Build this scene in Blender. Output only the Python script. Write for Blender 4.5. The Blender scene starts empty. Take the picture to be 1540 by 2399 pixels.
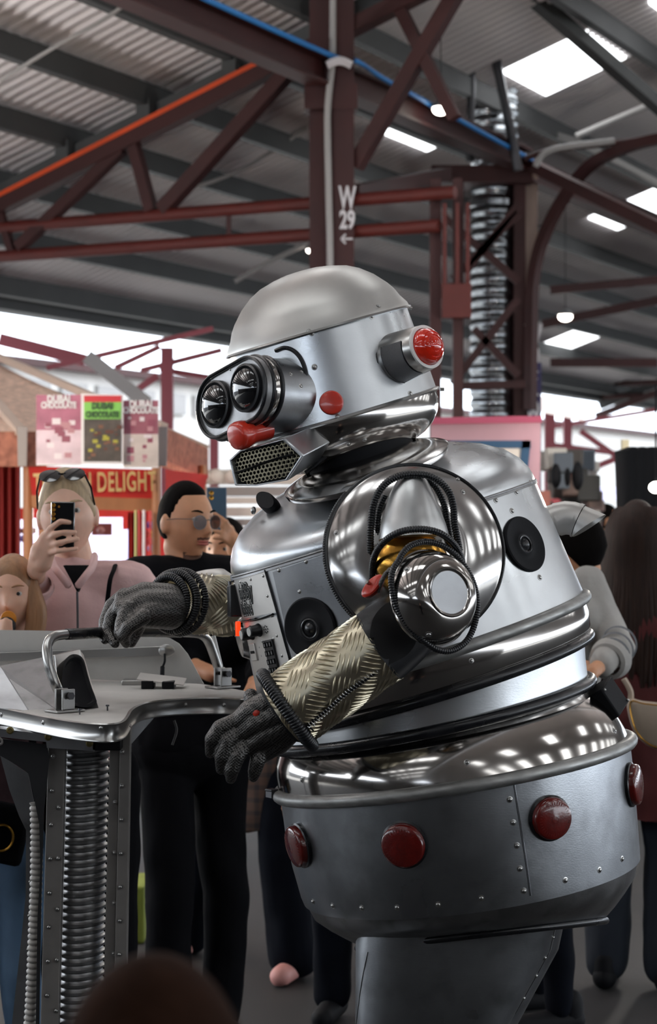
import bpy, bmesh, math, random
from math import sin, cos, pi, radians as R, sqrt
from mathutils import Vector, Matrix, noise
from mathutils.bvhtree import BVHTree
V = Vector
random.seed(7)
sc = bpy.context.scene
COL = sc.collection
# ---------------------------------------------------------------- camera
F, H, CX, CY = 4664.0, 1.65, 770.0, 1199.5      # 70 mm on a 36 mm high frame, level, eye height
cam_d = bpy.data.cameras.new('camera'); cam = bpy.data.objects.new('camera', cam_d); COL.objects.link(cam)
cam.location = (0, 0, H); cam.rotation_euler = (pi/2, 0, 0)
cam_d.sensor_fit = 'VERTICAL'; cam_d.sensor_height = 36.0; cam_d.lens = 70.0
cam_d.clip_start = 0.2; cam_d.clip_end = 300
cam_d.dof.use_dof = True; cam_d.dof.focus_distance = 4.22; cam_d.dof.aperture_fstop = 5.6
sc.camera = cam
# ---------------------------------------------------------------- world: overcast sky
w = bpy.data.worlds.new('overcast_sky'); sc.world = w; w.use_nodes = True
nt = w.node_tree; nt.nodes.clear()
out = nt.nodes.new('ShaderNodeOutputWorld'); bg = nt.nodes.new('ShaderNodeBackground')
tc = nt.nodes.new('ShaderNodeTexCoord'); nz = nt.nodes.new('ShaderNodeTexNoise'); rp = nt.nodes.new('ShaderNodeValToRGB')
nz.inputs['Scale'].default_value = 2.0; nz.inputs['Detail'].default_value = 4
rp.color_ramp.elements[0].position = .3; rp.color_ramp.elements[0].color = (.76, .86, 1.0, 1)
rp.color_ramp.elements[1].position = .7; rp.color_ramp.elements[1].color = (.93, .97, 1, 1)
nt.links.new(tc.outputs['Generated'], nz.inputs['Vector']); nt.links.new(nz.outputs['Fac'], rp.inputs['Fac'])
nt.links.new(rp.outputs['Color'], bg.inputs['Color']); bg.inputs['Strength'].default_value = 4.6
nt.links.new(bg.outputs['Background'], out.inputs['Surface'])
# ---------------------------------------------------------------- exposure
SKYLIGHT = 4.0
sc.view_settings.view_transform = 'Standard'; sc.view_settings.look = 'None'
sc.view_settings.gamma = 1.0; sc.view_settings.use_curve_mapping = False
sc.view_settings.exposure = 0.12
sc.cycles.max_bounces = 6; sc.cycles.diffuse_bounces = 3; sc.cycles.glossy_bounces = 4
sc.cycles.transmission_bounces = 4; sc.cycles.sample_clamp_indirect = 4.0; sc.cycles.use_denoising = True
sc.cycles.caustics_reflective = False; sc.cycles.caustics_refractive = False

# ================================================================ helpers
def P(px, py, y):
    return V(((px-CX)/F*y, y, H-(py-CY)/F*y))
RD = 4.442; K = RD/F                               # robot distance, metres per photo pixel there
def PR(px, py, v=0.0):                             # point that shows at px,py at depth RD + v pixels-worth
    return P(px, py, RD+v*K)
def srgb(h):
    if isinstance(h, str):
        h = [int(h[i:i+2], 16)/255 for i in (0, 2, 4)]
    return tuple(c/12.92 if c <= .04045 else ((c+.055)/1.055)**2.4 for c in h)
class Frame:
    def __init__(s, o, z, up=V((0, 0, 1))):
        s.o = V(o); s.Z = V(z).normalized(); u = V(up)
        if abs(u.normalized().dot(s.Z)) > .99: u = V((0, 1, 0))
        s.Y = (u - s.Z*u.dot(s.Z)).normalized(); s.X = s.Y.cross(s.Z).normalized()
    def p(s, x, y, z=0.0): return s.o + s.X*x + s.Y*y + s.Z*z
    def off(s, x, y, z=0.0):
        f = Frame(s.p(x, y, z), s.Z, s.Y); return f
def spline(pts, n=8, closed=False):
    pts = [V(p) for p in pts]; N = len(pts); res = []
    rng = range(N) if closed else range(N-1)
    for i in rng:
        if closed: a, b, c, d = pts[i-1], pts[i], pts[(i+1) % N], pts[(i+2) % N]
        else: a, b, c, d = pts[max(i-1, 0)], pts[i], pts[i+1], pts[min(i+2, N-1)]
        for j in range(n):
            t = j/n; res.append(.5*((2*b)+(c-a)*t+(2*a-5*b+4*c-d)*t*t+(3*b-a-3*c+d)*t**3))
    if not closed: res.append(pts[-1])
    return res
def resample(pts, step, closed=False):
    if closed: pts = pts+[pts[0]]
    L = [0]
    for a, b in zip(pts, pts[1:]): L.append(L[-1]+(b-a).length)
    n = max(2, int(round(L[-1]/step))); res = []; j = 0
    for i in range(n+(0 if closed else 1)):
        d = L[-1]*i/n
        while j < len(L)-2 and L[j+1] < d: j += 1
        t = (d-L[j])/max(1e-9, L[j+1]-L[j]); res.append(pts[j].lerp(pts[j+1], t))
    return res
class MB:
    def __init__(s): s.v = []; s.f = []; s.m = []; s.mi = 0
    def add(s, vs, fs):
        b = len(s.v); s.v += [V(x) for x in vs]; s.f += [tuple(b+i for i in f) for f in fs]; s.m += [s.mi]*len(fs); return s
    def loft(s, rings, caps=(False, False), closed=True, loop=False):
        n = len(rings[0]); b = len(s.v)
        for r in rings: s.v += [V(x) for x in r]
        m = len(rings)
        for i in range(m if loop else m-1):
            i2 = (i+1) % m
            for j in range(n if closed else n-1):
                j2 = (j+1) % n
                s.f.append((b+i*n+j, b+i*n+j2, b+i2*n+j2, b+i2*n+j)); s.m.append(s.mi)
        if caps[0]: s.f.append(tuple(b+j for j in range(n))[::-1]); s.m.append(s.mi)
        if caps[1]: s.f.append(tuple(b+(m-1)*n+j for j in range(n))); s.m.append(s.mi)
        return s
    def box(s, fr, x0, x1, y0, y1, z0, z1):
        vs = [fr.p(x, y, z) for z in (z0, z1) for y in (y0, y1) for x in (x0, x1)]
        return s.add(vs, [(0, 2, 3, 1), (4, 5, 7, 6), (0, 1, 5, 4), (2, 6, 7, 3), (0, 4, 6, 2), (1, 3, 7, 5)])
    def wbox(s, x0, x1, y0, y1, z0, z1):
        return s.box(WF, x0, x1, z0, z1, -y1, -y0)
    def beam(s, a, b, w, h, up=V((0, 0, 1))):        # rectangular bar a->b
        a, b = V(a), V(b); fr = Frame(a, b-a, up)
        return s.box(fr, -w/2, w/2, -h/2, h/2, 0, (b-a).length)
    def ibeam(s, a, b, w, h, tf, tw, up=V((0, 0, 1))):
        a, b = V(a), V(b); fr = Frame(a, b-a, up); L = (b-a).length
        s.box(fr, -w/2, w/2, h/2-tf, h/2, 0, L); s.box(fr, -w/2, w/2, -h/2, -h/2+tf, 0, L); s.box(fr, -tw/2, tw/2, -h/2+tf, h/2-tf, 0, L)
        return s
    def tube(s, pts, r, seg=12, closed=False, caps=True, flat=1.0, up=None):
        pts = [V(p) for p in pts]; n = len(pts); rr = r if callable(r) else (lambda i: r[i]) if isinstance(r, (list, tuple)) else (lambda i: r)
        rings = []; prev = None
        for i, p in enumerate(pts):
            a = pts[i-1] if (i or closed) else pts[0]; b = pts[(i+1) % n] if (i < n-1 or closed) else pts[-1]
            t = (b-a).normalized() if (b-a).length > 1e-9 else V((0, 0, 1))
            if up is not None: x = V(up)-t*V(up).dot(t)
            elif prev is None:
                x = V((0, 0, 1)).cross(t); x = x if x.length > .1 else V((1, 0, 0)).cross(t)
            else: x = prev-t*prev.dot(t)
            x.normalize(); prev = x; y = t.cross(x)
            rings.append([p+(x*cos(2*pi*k/seg)+y*sin(2*pi*k/seg)*flat)*rr(i) for k in range(seg)])
        return s.loft(rings, caps=(caps and not closed, caps and not closed), loop=closed)
    def hose(s, pts, r, pitch=.0052, amp=.16, seg=12, closed=False):
        q = resample(pts, pitch/4, closed)
        if closed: q = q[:len(q)-len(q) % 4] if len(q) % 4 else q
        return s.tube(q, lambda i: r*(1+amp*(-1 if i % 4 == 2 else .9 if i % 4 == 0 else .55)*.6), seg, closed)
    def rev(s, fr, prof, seg=48, sx=1.0, sy=1.0, caps=(False, False), a0=0, a1=2*pi):
        full = abs(a1-a0-2*pi) < 1e-6; n = seg if full else seg+1
        rings = [[fr.p(r*cos(a0+(a1-a0)*k/seg)*sx, r*sin(a0+(a1-a0)*k/seg)*sy, z) for k in range(n)] for r, z in prof]
        return s.loft(rings, caps=caps, closed=full)
    def ball(s, c, rx, ry=None, rz=None, seg=20, rows=12, fr=None):
        ry = ry or rx; rz = rz or rx; fr = fr or Frame(c, (0, 0, 1), (0, 1, 0)); fr = Frame(c, fr.Z, fr.Y)
        rings = []
        for i in range(1, rows):
            a = pi*i/rows; rings.append([fr.p(rx*sin(a)*cos(2*pi*k/seg), ry*sin(a)*sin(2*pi*k/seg), -rz*cos(a)) for k in range(seg)])
        b = len(s.v); s.loft(rings); s.v += [fr.p(0, 0, -rz), fr.p(0, 0, rz)]; e = len(s.v)
        for k in range(seg):
            s.f.append((e-2, b+(k+1) % seg, b+k)); s.f.append((e-1, b+(rows-2)*seg+k, b+(rows-2)*seg+(k+1) % seg)); s.m += [s.mi]*2
        return s
    def cap(s, a, b, ra, rb, seg=16):                 # capsule with two radii
        a, b = V(a), V(b); d = b-a; L = d.length; fr = Frame(a, d if L > 1e-6 else V((0, 0, 1)))
        prof = [(ra*sin(t*pi/10)+1e-5, -ra*cos(t*pi/10)) for t in range(0, 6)]+[(rb*cos(t*pi/10)+1e-5, L+rb*sin(t*pi/10)) for t in range(0, 6)]
        return s.rev(fr, prof, seg, caps=(True, True))
    def prism(s, fr, poly, z0, z1, inset=0):
        n = len(poly); return s.loft([[fr.p(x, y, z0) for x, y in poly], [fr.p(x, y, z1) for x, y in poly]], caps=(True, True))
    def hull(s, quad_a, quad_b):                     # loft between two polygons of world points, capped
        return s.loft([quad_a, quad_b], caps=(True, True))
    def bvh(s): return BVHTree.FromPolygons(s.v, s.f)
    def mesh(s, name, smooth=40):
        c = V((0, 0, 0))
        lo = V((min(v[i] for v in s.v) for i in range(3))); hi = V((max(v[i] for v in s.v) for i in range(3)))
        c = V(((lo.x+hi.x)/2, (lo.y+hi.y)/2, lo.z))
        me = bpy.data.meshes.new(name); me.from_pydata([tuple(v-c) for v in s.v], [], s.f); me.validate()
        if len(me.polygons) == len(s.m): me.polygons.foreach_set('material_index', s.m)
        bm = bmesh.new(); bm.from_mesh(me); bmesh.ops.recalc_face_normals(bm, faces=bm.faces); bm.to_mesh(me); bm.free()
        if smooth: me.shade_smooth(); me.set_sharp_from_angle(angle=R(smooth))
        me.update(); return me, c
    def build(s, name, m, parent=None, smooth=40, bevel=0, subd=0, **props):
        me, c = s.mesh(name, smooth); o = bpy.data.objects.new(name, me); COL.objects.link(o); o.location = c
        for mm in (m if isinstance(m, (list, tuple)) else [m]): me.materials.append(mm)
        WL[o.name] = c.copy()
        if parent: setpar(o, parent)
        if bevel:
            b = o.modifiers.new('bevel', 'BEVEL'); b.width = bevel; b.segments = 2; b.limit_method = 'ANGLE'; b.angle_limit = R(50)
        for k, x in props.items(): o[k] = x
        return o
WF = Frame((0, 0, 0), (0, -1, 0), (0, 0, 1))          # X right, Y up, Z toward the camera side
WL = {}
def setpar(o, parent):
    o.parent = parent; pl = WL[parent.name]; o.matrix_parent_inverse = Matrix.Translation(-pl)
def thing(name, label, cat, loc, group=None):
    o = bpy.data.objects.new(name, None); COL.objects.link(o); o.location = loc; o.empty_display_size = .1
    o['label'] = label; o['category'] = cat
    if group: o['group'] = group
    WL[o.name] = V(loc); return o
def place(me, name, loc, rot, parent, scale=1.0, **props):   # shared-mesh piece, rot a 3x3 matrix
    o = bpy.data.objects.new(name, me); COL.objects.link(o); o.rotation_mode = 'QUATERNION'
    o.location = loc; o.rotation_quaternion = rot.to_quaternion() if rot else (1, 0, 0, 0)
    o.scale = (scale,)*3 if not isinstance(scale, (tuple, list)) else scale
    WL[o.name] = V(loc)
    if parent: setpar(o, parent)
    for k, x in props.items(): o[k] = x
    return o
def fmat(fr): return Matrix((fr.X, fr.Y, fr.Z)).transposed()

# ================================================================ materials
MATS = {}
def mat(name, col, rough=.5, metal=0.0, bump=0, bscale=50, var=0, vscale=8, rvar=0, emit=None, estr=0, coat=0, stretch=(1, 1, 1), trans=0, spec=None, detail=4, scratch=0, sheen=0, dirt=None):
    m = bpy.data.materials.new(name); m.use_nodes = True; N = m.node_tree.nodes; L = m.node_tree.links
    b = N['Principled BSDF']; c = srgb(col) if isinstance(col, str) else col
    b.inputs['Base Color'].default_value = (*c, 1); b.inputs['Roughness'].default_value = rough; b.inputs['Metallic'].default_value = metal
    if coat: b.inputs['Coat Weight'].default_value = coat; b.inputs['Coat Roughness'].default_value = .08
    if trans: b.inputs['Transmission Weight'].default_value = trans
    if spec is not None: b.inputs['Specular IOR Level'].default_value = spec
    if sheen: b.inputs['Sheen Weight'].default_value = sheen
    if emit: b.inputs['Emission Color'].default_value = (*srgb(emit), 1); b.inputs['Emission Strength'].default_value = estr
    if var or rvar or bump or scratch or dirt:
        tc = N.new('ShaderNodeTexCoord'); mp = N.new('ShaderNodeMapping'); mp.inputs['Scale'].default_value = stretch
        L.new(tc.outputs['Object'], mp.inputs['Vector'])
    def nse(scale, det=detail):
        n = N.new('ShaderNodeTexNoise'); n.inputs['Scale'].default_value = scale; n.inputs['Detail'].default_value = det
        L.new(mp.outputs['Vector'], n.inputs['Vector']); return n
    last = None
    if var or dirt:
        n = nse(vscale); r = N.new('ShaderNodeValToRGB'); r.color_ramp.elements[0].position = .3; r.color_ramp.elements[1].position = .7
        r.color_ramp.elements[0].color = (*[x*(1-var) for x in c], 1); r.color_ramp.elements[1].color = (*[min(1, x*(1+var)) for x in c], 1)
        L.new(n.outputs['Fac'], r.inputs['Fac']); last = r.outputs['Color']
        if dirt:
            n3 = nse(vscale*1.7, 8); r3 = N.new('ShaderNodeValToRGB'); r3.color_ramp.elements[0].position = .5; r3.color_ramp.elements[1].position = .8
            r3.color_ramp.elements[0].color = (0, 0, 0, 1); r3.color_ramp.elements[1].color = (dirt[1],)*3+(1,)
            mx = N.new('ShaderNodeMix'); mx.data_type = 'RGBA'; L.new(n3.outputs['Fac'], r3.inputs['Fac'])
            L.new(r3.outputs['Color'], mx.inputs['Factor']); L.new(last, mx.inputs['A']); mx.inputs['B'].default_value = (*srgb(dirt[0]), 1); last = mx.outputs['Result']
        L.new(last, b.inputs['Base Color'])
    if rvar:
        n = nse(vscale*.9); r = N.new('ShaderNodeMapRange'); r.inputs['From Min'].default_value = .3; r.inputs['From Max'].default_value = .7
        r.inputs['To Min'].default_value = max(.02, rough-rvar); r.inputs['To Max'].default_value = rough+rvar
        L.new(n.outputs['Fac'], r.inputs['Value']); L.new(r.outputs['Result'], b.inputs['Roughness'])
    if bump or scratch:
        bp = N.new('ShaderNodeBump'); bp.inputs['Distance'].default_value = .002; bp.inputs['Strength'].default_value = max(bump, scratch)
        if scratch:
            m2 = N.new('ShaderNodeMapping'); m2.inputs['Scale'].default_value = (9, 60, 60); m2.inputs['Rotation'].default_value = (.5, .9, .4)
            L.new(tc.outputs['Object'], m2.inputs['Vector']); n = N.new('ShaderNodeTexNoise'); n.inputs['Scale'].default_value = 6; n.inputs['Detail'].default_value = 6
            L.new(m2.outputs['Vector'], n.inputs['Vector'])
        else: n = nse(bscale)
        L.new(n.outputs['Fac'], bp.inputs['Height']); L.new(bp.outputs['Normal'], b.inputs['Normal'])
    m.diffuse_color = (*c, 1); MATS[name] = m; return m
M = {}
def dm(key, *a, **k): M[key] = mat(key, *a, **k)
# robot and cart metals
dm('spun_aluminium', 'd2cfcb', .46, 1, var=.05, vscale=5, rvar=.06, scratch=.04, dirt=('8a8680', .15))
dm('painted_silver', 'c4c2be', .43, .92, var=.05, vscale=6, rvar=.05, scratch=.03, dirt=('8a8680', .2))
dm('brushed_aluminium', 'c6c9cc', .31, 1, var=.07, vscale=6, rvar=.07, scratch=.06, dirt=('8e8a88', .12))
dm('hip_aluminium', '94979b', .33, 1, var=.2, vscale=6, rvar=.08, scratch=.08, dirt=('3a3734', .5))
dm('scuffed_aluminium', 'a3a5a8', .33, 1, var=.12, vscale=7, rvar=.08, scratch=.06, dirt=('5a5652', .35))
dm('dull_aluminium', '8d8d8e', .42, 1, var=.15, vscale=12, rvar=.1, scratch=.12, dirt=('3f3b38', .5))
dm('chrome', 'b0aca8', .12, 1, var=.05, vscale=9, rvar=.03, bump=.03, bscale=9)
dm('worn_chrome', 'bcbab8', .17, 1, var=.08, vscale=9, rvar=.07, bump=.02, bscale=8)
dm('grey_tube', '9b9b99', .5, .85, var=.2, vscale=25, rvar=.1, stretch=(1, 1, 3))
dm('table_metal', 'd8d5d0', .5, .4, var=.08, vscale=5, rvar=.06, dirt=('8e8a84', .25))
dm('post_metal', '86827f', .5, .6, var=.12, vscale=7, rvar=.06, dirt=('4a4643', .35))
dm('tread_plate', 'c6bda6', .33, 1, var=.07, vscale=10, rvar=.06, bump=.06, bscale=14)
dm('brass', 'b98a3e', .2, 1, bump=.3, bscale=60)
dm('black_rubber', '131418', .3, 0, var=.2, vscale=20, rvar=.1)
dm('black_plastic', '17181c', .38, 0, bump=.1, bscale=200)
dm('dark_void', '050506', .9)  # near-black that puts the shade inside openings into the colour
dm('matt_black', '0d0e12', .7, spec=.2)
dm('red_enamel', 'c8321f', .3, 0, var=.1, vscale=40, coat=.5)
dm('red_lens', '5e0d08', .2, 0, coat=.6, var=.25, vscale=40, bump=.2, bscale=150)
dm('bright_red_lens', 'd92a12', .1, 0, coat=1, var=.2, vscale=30)
dm('glass_black', '0b0c10', .05, 0, coat=1, var=.4, vscale=20)
dm('white_plastic', 'dcdcd8', .35)
dm('steel', 'a9a8a6', .28, 1)
dm('dark_steel', '57575a', .35, 1)
dm('orange_lamp', 'ff4a1c', .3, 0, emit='ff3a10', estr=1.2)
dm('mesh_gold', '857f6c', .38, 1)
dm('cloth_silver', 'c2c3c3', .38, 1, bump=.4, bscale=22, detail=5)
dm('grey_cord', '6a6765', .7)
def glove_mat():
    m = mat('chainmail', '8b8884', .42, 1); N = m.node_tree.nodes; L = m.node_tree.links; b = N['Principled BSDF']
    tc = N.new('ShaderNodeTexCoord'); outs = []
    mp = N.new('ShaderNodeMapping'); mp.inputs['Rotation'].default_value = (.3, .6, .5); mp.inputs['Scale'].default_value = (230, 230, 230); L.new(tc.outputs['Object'], mp.inputs['Vector'])
    vo = N.new('ShaderNodeTexVoronoi'); vo.inputs['Randomness'].default_value = .25; L.new(mp.outputs['Vector'], vo.inputs['Vector']); vo.inputs['Scale'].default_value = 1
    r = N.new('ShaderNodeValToRGB'); r.color_ramp.elements[0].position = .12; r.color_ramp.elements[0].color = (.012, .012, .013, 1); r.color_ramp.elements[1].position = .62; r.color_ramp.elements[1].color = (.13, .125, .12, 1)
    L.new(vo.outputs['Distance'], r.inputs['Fac']); L.new(r.outputs['Color'], b.inputs['Base Color'])
    bp = N.new('ShaderNodeBump'); bp.inputs['Distance'].default_value = .0015; bp.inputs['Strength'].default_value = .8
    L.new(vo.outputs['Distance'], bp.inputs['Height']); L.new(bp.outputs['Normal'], b.inputs['Normal']); return m
M['chainmail'] = glove_mat()
# hall
dm('red_steel', '380f0c', .6, 0, var=.2, vscale=3, bump=.1, bscale=20)
dm('bright_red_steel', '571a12', .6, 0, var=.15, vscale=3)
dm('orange_steel', 'd84e1e', .5, 0, var=.15, vscale=3)
dm('grey_purlin', '494a4a', .6, 0, var=.12, vscale=2)
dm('roof_sheet', 'ded8d8', .55, 0, var=.08, vscale=.8)
dm('duct_steel', 'a0a4a8', .24, 1, var=.12, vscale=3)
dm('conduit', 'a6a3a0', .5)
dm('blue_cable', '2f86d2', .5)
dm('white_paint', 'e6e2e4', .5)
dm('asphalt', '161414', .7, 0, var=.25, vscale=1.3, bump=.3, bscale=90, dirt=('2e2b29', .4))
dm('facade', 'c9c6c2', .8)
dm('purple_board', '3a3360', .6)
dm('skylight_panel', 'eef2f4', .4, emit='f2f5f7', estr=SKYLIGHT)
dm('lamp_glow', 'ffffff', .4, emit='fff4e6', estr=12)
dm('lamp_body', '8a8c8e', .5)
# ================================================================ the market hall
AX = V((.449, .8935, 0)); BX = V((-.8935, .449, 0)); C0 = V((.026, 12, 0))
def Q(u, t, z): return C0+AX*u+BX*t+V((0, 0, z))
SL = .348
def rz(t):
    return 4.87-SL*t if t > -6 else 4.87+SL*6+SL*(t+6)
def struct(mb, name, m, parent=None, smooth=0, **k):
    o = mb.build(name, m, parent, smooth=smooth, **k)
    if not parent: o['kind'] = 'structure'
    return o
mb = MB(); mb.add([(-60, -40, 0), (60, -40, 0), (60, 90, 0), (-60, 90, 0)], [(0, 1, 2, 3)]); struct(mb, 'floor', M['asphalt'])
# corrugated roof: real corrugation, running up the slope
def roof_sheet(t0, t1, u0, u1):
    mb = MB(); pitch = .11; n = int((u1-u0)/pitch)
    row = []
    for i in range(n):
        u = u0+i*pitch; row += [(u, 0), (u+pitch*.3, 0), (u+pitch*.5, .03), (u+pitch*.8, .03)]
    mb.loft([[Q(u, t, rz(t)+h) for u, h in row] for t in (t0, t1)], closed=False)
    return mb
struct(roof_sheet(4.45, -5.99, -44, 75), 'ceiling', M['roof_sheet'])
struct(roof_sheet(-6.01, -17, -44, 75), 'ceiling_beyond_ridge', M['roof_sheet'])
# purlins along the hall
for t in [4.15, 3.26, 2.63, 2.0, 1.38, .75, .2, -.82, -1.95, -2.9, -3.9, -4.9, -5.7]:
    mb = MB(); z = rz(t)-.08; h = .09 if t < 3.5 else .09
    mb.box(Frame(Q(-44, t, z), AX), -.035, .035, -.07, .07, 0, 116)
    struct(mb, 'trim_purlin', M['grey_purlin'])
# eave beam: deep grey fascia over the open side
mb = MB(); mb.box(Frame(Q(-44, 4.32, 3.37), AX), -.1, .1, -.08, .1, 0, 116); mb.box(Frame(Q(-44, 3.95, 3.44), AX), -.05, .05, -.09, .06, 0, 116)
struct(mb, 'trim_eave_beam', M['grey_purlin'])
# skylights set in the roof sheets
sk = 0
for u in (-28, -23, -18.3, -13.5, -8.7, -3.9, 2.83, 7.65, 12.4, 17.2, 22, 27, 32, 38):
    for (t0, t1) in ((-.62, .02), (.62, 1.1), (-1.75, -1.08), (-3.0, -2.3), (2.7, 3.3) if u > 9 else (-4.6, -3.2)):
        if u < 9 and t0 == .62 and u > 0: t0, t1 = (.72, 1.02) if u < 4 else (.3, 1.05)
        sk += 1; mb = MB()
        z = lambda t: rz(t)-.012
        mb.loft([[Q(u, t0, z(t0)), Q(u+.88, t0, z(t0)), Q(u+.88, t1, z(t1)), Q(u, t1, z(t1))], [Q(u, t0, z(t0)+.03), Q(u+.88, t0, z(t0)+.03), Q(u+.88, t1, z(t1)+.03), Q(u, t1, z(t1)+.03)]], caps=(True, True))
        struct(mb, 'window_%d' % sk, M['skylight_panel'])
for u in (-14, -10, -6, -2, 2, 6, 10, 14):  # unseen skylights past the ridge, added for reflections in the robot's metal
    sk += 1; mb = MB(); t0, t1 = -9.5, -8.3
    mb.loft([[Q(u, t0, rz(t0)-.02), Q(u+.88, t0, rz(t0)-.02), Q(u+.88, t1, rz(t1)-.02), Q(u, t1, rz(t1)-.02)], [Q(u, t0, rz(t0)), Q(u+.88, t0, rz(t0)), Q(u+.88, t1, rz(t1)), Q(u, t1, rz(t1))]], caps=(True, True))
    struct(mb, 'window_%d' % sk, M['skylight_panel'])
# ---- trusses across the hall, one per bay
BR, OR, DR = M['bright_red_steel'], M['orange_steel'], M['red_steel']
def truss(u, label, detail=True, group=None, left=True, chord=BR):
    rt = thing('roof_truss', label, 'truss', Q(u, 0, 3.5), group)
    rz2 = lambda t: 4.52-SL*t if t > -6 else 4.52+SL*6+SL*(t+6)
    b = MB(); lt = 4.2 if left else .1; b.box(Frame(Q(u, lt, rz2(lt)), Q(u, -5.9, rz2(-5.9))-Q(u, lt, rz2(lt))), -.05, .05, -.055, .035, 0, (Q(u, -5.9, rz2(-5.9))-Q(u, lt, rz2(lt))).length); b.build('top_chord', DR, rt, smooth=0)
    if u == 0: b = MB(); a, c = Q(u, 4.2, rz2(4.2)+.05), Q(u, .22, rz2(.22)+.05); b.beam(a, c, .108, .03); b.build('painted_edge', OR, rt, smooth=0, label='bright orange upper edge')
    for z, t0, t1, r in ((3.52, 4.2, -.8, .04), (3.33, 4.2, -.7, .04)):
        if not left: t0 = .1
        b = MB(); b.tube([Q(u, t0, z), Q(u, t1, z)], r, 10); b.build('bottom_chord', chord, rt)
    for t0, z0, t1, z1, w_ in ((.25, 4.38, 1.2, 3.55, .085), (1.42, 4.0, 1.28, 3.55, .07), (1.5, 3.96, 2.3, 3.38, .07), (2.45, 3.62, 2.35, 3.35, .05), (.72, 3.5, .72, 3.36, .03),
                         (-.15, 3.72, -.92, 4.85, .085), (-.4, 4.72, -.8, 3.95, .07))+(() if u < 8 else ((-1.1, 4.85, -1.9, 3.6, .07), (-1.9, 3.6, -2.9, 5.45, .08))):
        if not left and t0 > .1: continue
        b = MB(); b.beam(Q(u, t0, z0), Q(u, t1, z1), w_, w_); b.build('web_member', DR, rt, smooth=0)
    if u > 8: b = MB(); b.beam(Q(u, -.8, 3.52), Q(u, -5.9, 3.52), .08, .08); b.build('tie_bar', DR, rt, smooth=0)
    g = MB(); a, c = Q(u+.18, lt, rz(lt)-.2), Q(u+.18, -5.9, rz(-5.9)-.2); g.beam(a, c, .09, .11); 
    g.build('rafter', M['grey_purlin'], rt, smooth=0)
    for t in ((1.38, 2.0, .75, 2.63) if left else ()):
        s_ = MB(); s_.beam(Q(u+.1, t, rz2(t)+.03), Q(u+.1, t, rz(t)-.1), .1, .1, AX); s_.build('purlin_post', M['grey_purlin'], rt, smooth=0)
    return rt
truss(0, 'nearest dark red roof truss with bright orange upper edge, twin red pipes beneath')
for u_, lf, lab in ((10.5, False, 'dark red roof truss under the right edge skylights'), (17, True, 'first of the distant dark red trusses, low behind the hanging lamp at right'), (22, True, 'distant dark red roof truss over the farthest market bays'), (28, True, 'distant dark red roof truss over the farthest market bays')):
    truss(u_, lab, group='far roof trusses' if u_ > 20 else None, left=lf, chord=DR)
# longitudinal beam on the column line with its blue cable
mb = MB(); mb.ibeam(Q(-6, 0, 4.27), Q(3.2, 0, 4.27), .14, .17, .02, .02); o = mb.build('lengthwise_beam', DR, smooth=0); o['label'] = 'dark red beam running diagonally overhead, blue cable on top'; o['category'] = 'beam'
mb = MB(); mb.tube(spline([Q(-6, -.09, 4.345), Q(-3, -.09, 4.345), Q(-.3, -.09, 4.35), Q(0, -.16, 4.35), Q(.5, -.12, 4.34), Q(1.6, -.1, 4.31), Q(3.1, -.1, 4.25)], 8), .016, 8); o = mb.build('blue_cable', M['blue_cable']); o['label'] = 'bright blue cable lying along the diagonal red beam'; o['category'] = 'cable'
mb = MB(); mb.ibeam(Q(3.2, 0, 4.2), Q(28, 0, 4.2), .14, .17, .02, .02); o = mb.build('lengthwise_beam', DR, smooth=0); o['label'] = 'dark red lengthwise beam running away right of the ribbed duct'; o['category'] = 'beam'
mb = MB(); mb.beam(Q(3.2, -2.1, 5.0), Q(14, -2.1, 5.0), .09, .12)
o = mb.build('lengthwise_beam', M['grey_purlin'], smooth=0); o['label'] = 'grey lengthwise beam high at upper right under the skylights'; o['category'] = 'beam'
def text_mesh(body, size, fr, m, name, parent, depth=.001, offset=0, align='CENTER', spacing=1.0, sx=1.0, conform=None, lift=0):
    cu = bpy.data.curves.new(name, 'FONT'); cu.body = body; cu.size = size; cu.extrude = depth; cu.offset = offset; cu.align_x = align; cu.align_y = 'CENTER'; cu.space_character = spacing; cu.resolution_u = 4
    o = bpy.data.objects.new(name, cu); COL.objects.link(o); bpy.context.view_layer.update()
    me = bpy.data.meshes.new_from_object(o.evaluated_get(bpy.context.evaluated_depsgraph_get())); bpy.data.objects.remove(o); bpy.data.curves.remove(cu)
    for v in me.vertices:
        p = fr.p(v.co.x*sx, v.co.y, v.co.z)
        if conform:
            loc, nrm, _, _ = conform.find_nearest(p)
            if loc is not None:
                if nrm.dot(fr.Z) < 0: nrm = -nrm
                p = loc+nrm*(lift+v.co.z)
        v.co = p-fr.o
    me.materials.clear(); me.materials.append(m)
    q = bpy.data.objects.new(name, me); COL.objects.link(q); q.location = fr.o; WL[q.name] = V(fr.o)
    if parent: setpar(q, parent)
    return q
TOCAM = V((0, -1, 0))
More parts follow.
